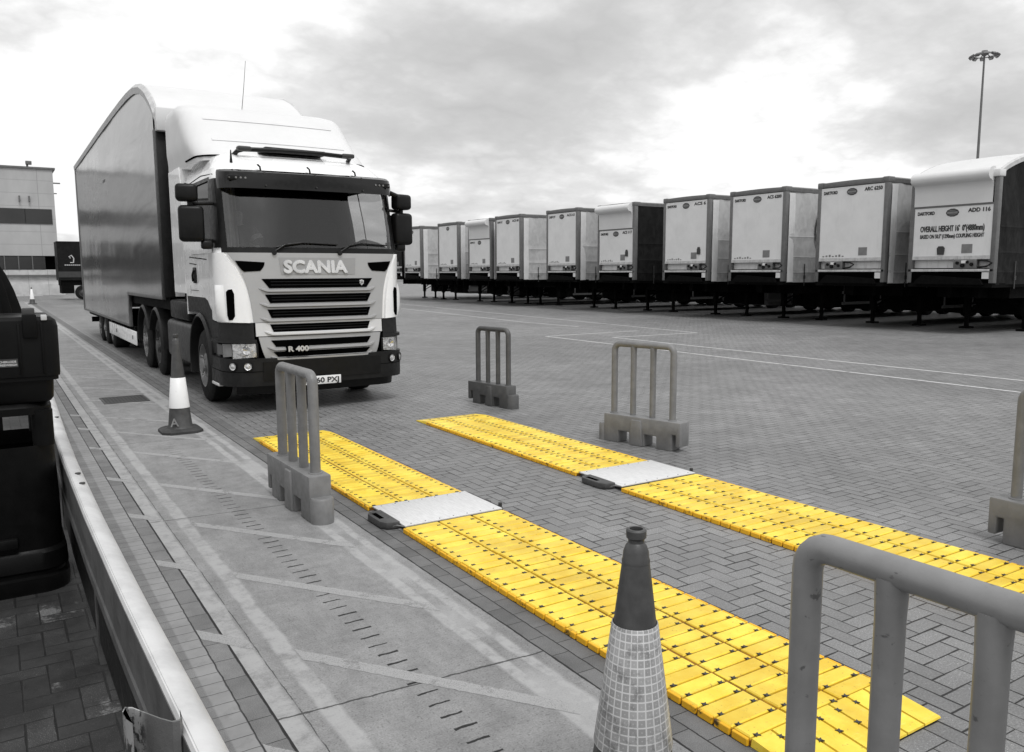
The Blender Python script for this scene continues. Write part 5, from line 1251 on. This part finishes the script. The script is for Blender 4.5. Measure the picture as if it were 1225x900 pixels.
# bent end plate standing against the rail
ep = thing('rail_end_plate', (.0, 0, 0), 'bent steel end plate with flaking paint at the lower left corner, against the rail', 'steel plate')
pl2 = [(.215,2.03),(.205,2.06),(.202,2.095),(.210,2.115),(.225,2.105),(.25,2.06),(.275,2.015),(.296,1.985),(.312,1.982),(.320,1.995),(.322,2.03)]
mb = MB(); rings = []
zt0 = .74
def zt_(i): return zt0+.0*i
out = [(a, b-.004) for a, b in pl2]; inn = [(a, b+.003) for a, b in pl2][::-1]
ring = out+inn
mb.loft([[(a, b, 0) for a, b in ring], [(a, b, zt0-.004) for a, b in ring], [(a, b, zt0) for a, b in ring]], True, True)
n = NT('flaking steel'); f = n.noise(16, 9, .75, n.scale(n.obj(), (1, 1, .8))); x, y, z = n.xyz()
c = n.mix(n.ramp(f, .50, .56), G(.36), G(.05)); c = n.mix(n.ramp(x, .235, .252), c, G(.13)); n.set(c, .45, .2); n.bump(f, .4, .01); M['flake'] = n.m
mb.build('plate', 'flake', ep, smooth=40)

# ================================================================== BIN, CASE, COVER
bn = thing('litter_bin', (-.06, 5.55, 0), 'black plastic litter bin with square opening, black case on top', 'litter bin')
def rr_ring(hw, hd, rad, z, n=6, cx_=0, cy_=0):
    pts = []
    for qx, qy, a0 in ((1,-1,-90),(1,1,0),(-1,1,90),(-1,-1,180)):
        for i in range(n+1):
            a = R(a0+90*i/n); pts.append((cx_+qx*(hw-rad)+rad*cos(a), cy_+qy*(hd-rad)+rad*sin(a), z))
    return pts
hw = .325
mb = MB(); mb.loft([rr_ring(hw+.02,hw+.02,.14,z) for z in (0,.015)]+[rr_ring(hw+.025,hw+.025,.14,z) for z in (.03,.09)]+[rr_ring(hw+.005,hw+.005,.14,.10), rr_ring(hw+.005,hw+.005,.14,.12), rr_ring(hw+.022,hw+.022,.14,.135), rr_ring(hw+.018,hw+.018,.14,.23), rr_ring(hw-.0,hw-.0,.14,.25), rr_ring(hw,hw,.14,.5), rr_ring(hw-.008,hw-.008,.14,.845)], True, False)
mb.build('body', 'bin', bn, smooth=40)
MB().loft([rr_ring(hw-.03,hw-.03,.13,.74), rr_ring(hw-.03,hw-.03,.13,.76)], True, True).build('liner', 'black_hole', bn)
for sx_ in (-1, 1):
    for sy_ in (-1, 1):
        mb = MB(); xx, yy = sx_*(hw-.062), sy_*(hw-.062)
        mb.loft([rr_ring(.054,.054,.045,z,4,xx,yy) for z in (.84, 1.04)], True, True); mb.build('corner_pillar', 'bin', bn)
mb = MB(); mb.loft([rr_ring(hw-.008,hw-.008,.14,1.02), rr_ring(hw-.008,hw-.008,.14,1.06), rr_ring(hw-.03,hw-.03,.13,1.085), rr_ring(hw-.06,hw-.06,.12,1.09)], True, True); mb.build('lid', 'bin', bn, smooth=40)
MB().box(-.06,.10,-hw-.04,-hw,.28,.34,.01).build('latch', 'case', bn)
cs = thing('equipment_case', (-.115, 5.52, 1.09), 'black hard plastic equipment case with latches lying on the litter bin', 'case')
cw_, cd_ = .415, .30
mb = MB(); mb.loft([rr_ring(cw_-.045,cd_-.03,.04,.0), rr_ring(cw_-.03,cd_-.02,.05,.02), rr_ring(cw_-.025,cd_-.015,.05,.12), rr_ring(cw_-.0,cd_,.05,.122), rr_ring(cw_,cd_,.05,.142)], True, True); mb.build('base_shell', 'case', cs, smooth=40)
mb = MB(); mb.loft([rr_ring(cw_+.008,cd_+.008,.05,.145), rr_ring(cw_+.010,cd_+.010,.05,.17), rr_ring(cw_+.012,cd_+.010,.05,.42), rr_ring(cw_+.004,cd_+.004,.05,.455), rr_ring(cw_-.02,cd_-.02,.04,.475), rr_ring(cw_-.03,cd_-.03,.03,.47)], True, True); mb.build('lid', 'case', cs, smooth=40)
for xx in (.29, -.2):
    lt = MB().box(xx-.035, xx+.035, -cd_-.028, -cd_-.006, .36, .49, .006).build('latch', 'case', cs)
    MB().box(xx-.032, xx+.028, -cd_-.022, -cd_+.04, .47, .525, .008).build('latch_tongue', 'steel_dark', lt)
MB().box(.345, .375, -cd_-.016, -cd_+.03, .455, .485, .004).build('hinge_pin', 'rail_grey', cs)
for xx in (.235, .345): MB().box(xx-.006, xx+.006, -cd_-.018, -cd_-.006, .16, .44, .003).build('lid_rib', 'case', cs)
MB().box(.125, .222, -cd_-.0135, -cd_-.0105, .205, .25).build('label_plate', 'label', cs, smooth=0)
text('CHEKLODE', 'label_lettering', 'label_text', cs, .016, (.1735, -cd_-.014, .2295), (1,0,0), (0,0,1), off=.0003, ext=.0003, width=.080)
text('FREEWEIGH', 'label_lettering', 'label_text', cs, .016, (.1735, -cd_-.014, .2125), (1,0,0), (0,0,1), off=.0003, ext=.0003, width=.086)
MB().tube([(-.12,-cd_-.01,.30),(-.10,-cd_-.05,.26),(.02,-cd_-.05,.26),(.04,-cd_-.01,.30)], .014, 8).build('handle', 'case', cs)
# pleated black cover behind the case
cvr = MB(); rings = []
for z, w_, cx_ in ((1.93,.015,.0),(1.88,.045,.005),(1.80,.075,.01),(1.70,.105,.015),(1.58,.128,.022),(1.45,.142,.025),(1.32,.135,.01),(1.22,.095,-.01),(1.12,.05,-.02),(1.02,.03,-.02),(.5,.03,-.02),(.08,.03,-.02),(.07,.14,-.02),(0,.14,-.02)):
    pl__ = .10 if w_ > .05 and z > .5 else 0
    rings.append([(cx_ + w_*(1+pl__*cos(13*a))*cos(a), w_*(1+pl__*cos(13*a))*sin(a), z) for a in [2*pi*q/78 for q in range(78)]])
cvr.loft(rings, True, True)
co = cvr.build('draped_cover', 'cloth_dark', None, smooth=60, loc=(.005, 6.15, 0)); tag(co, 'black pleated fabric cover standing behind the equipment case at the left edge', 'cover')
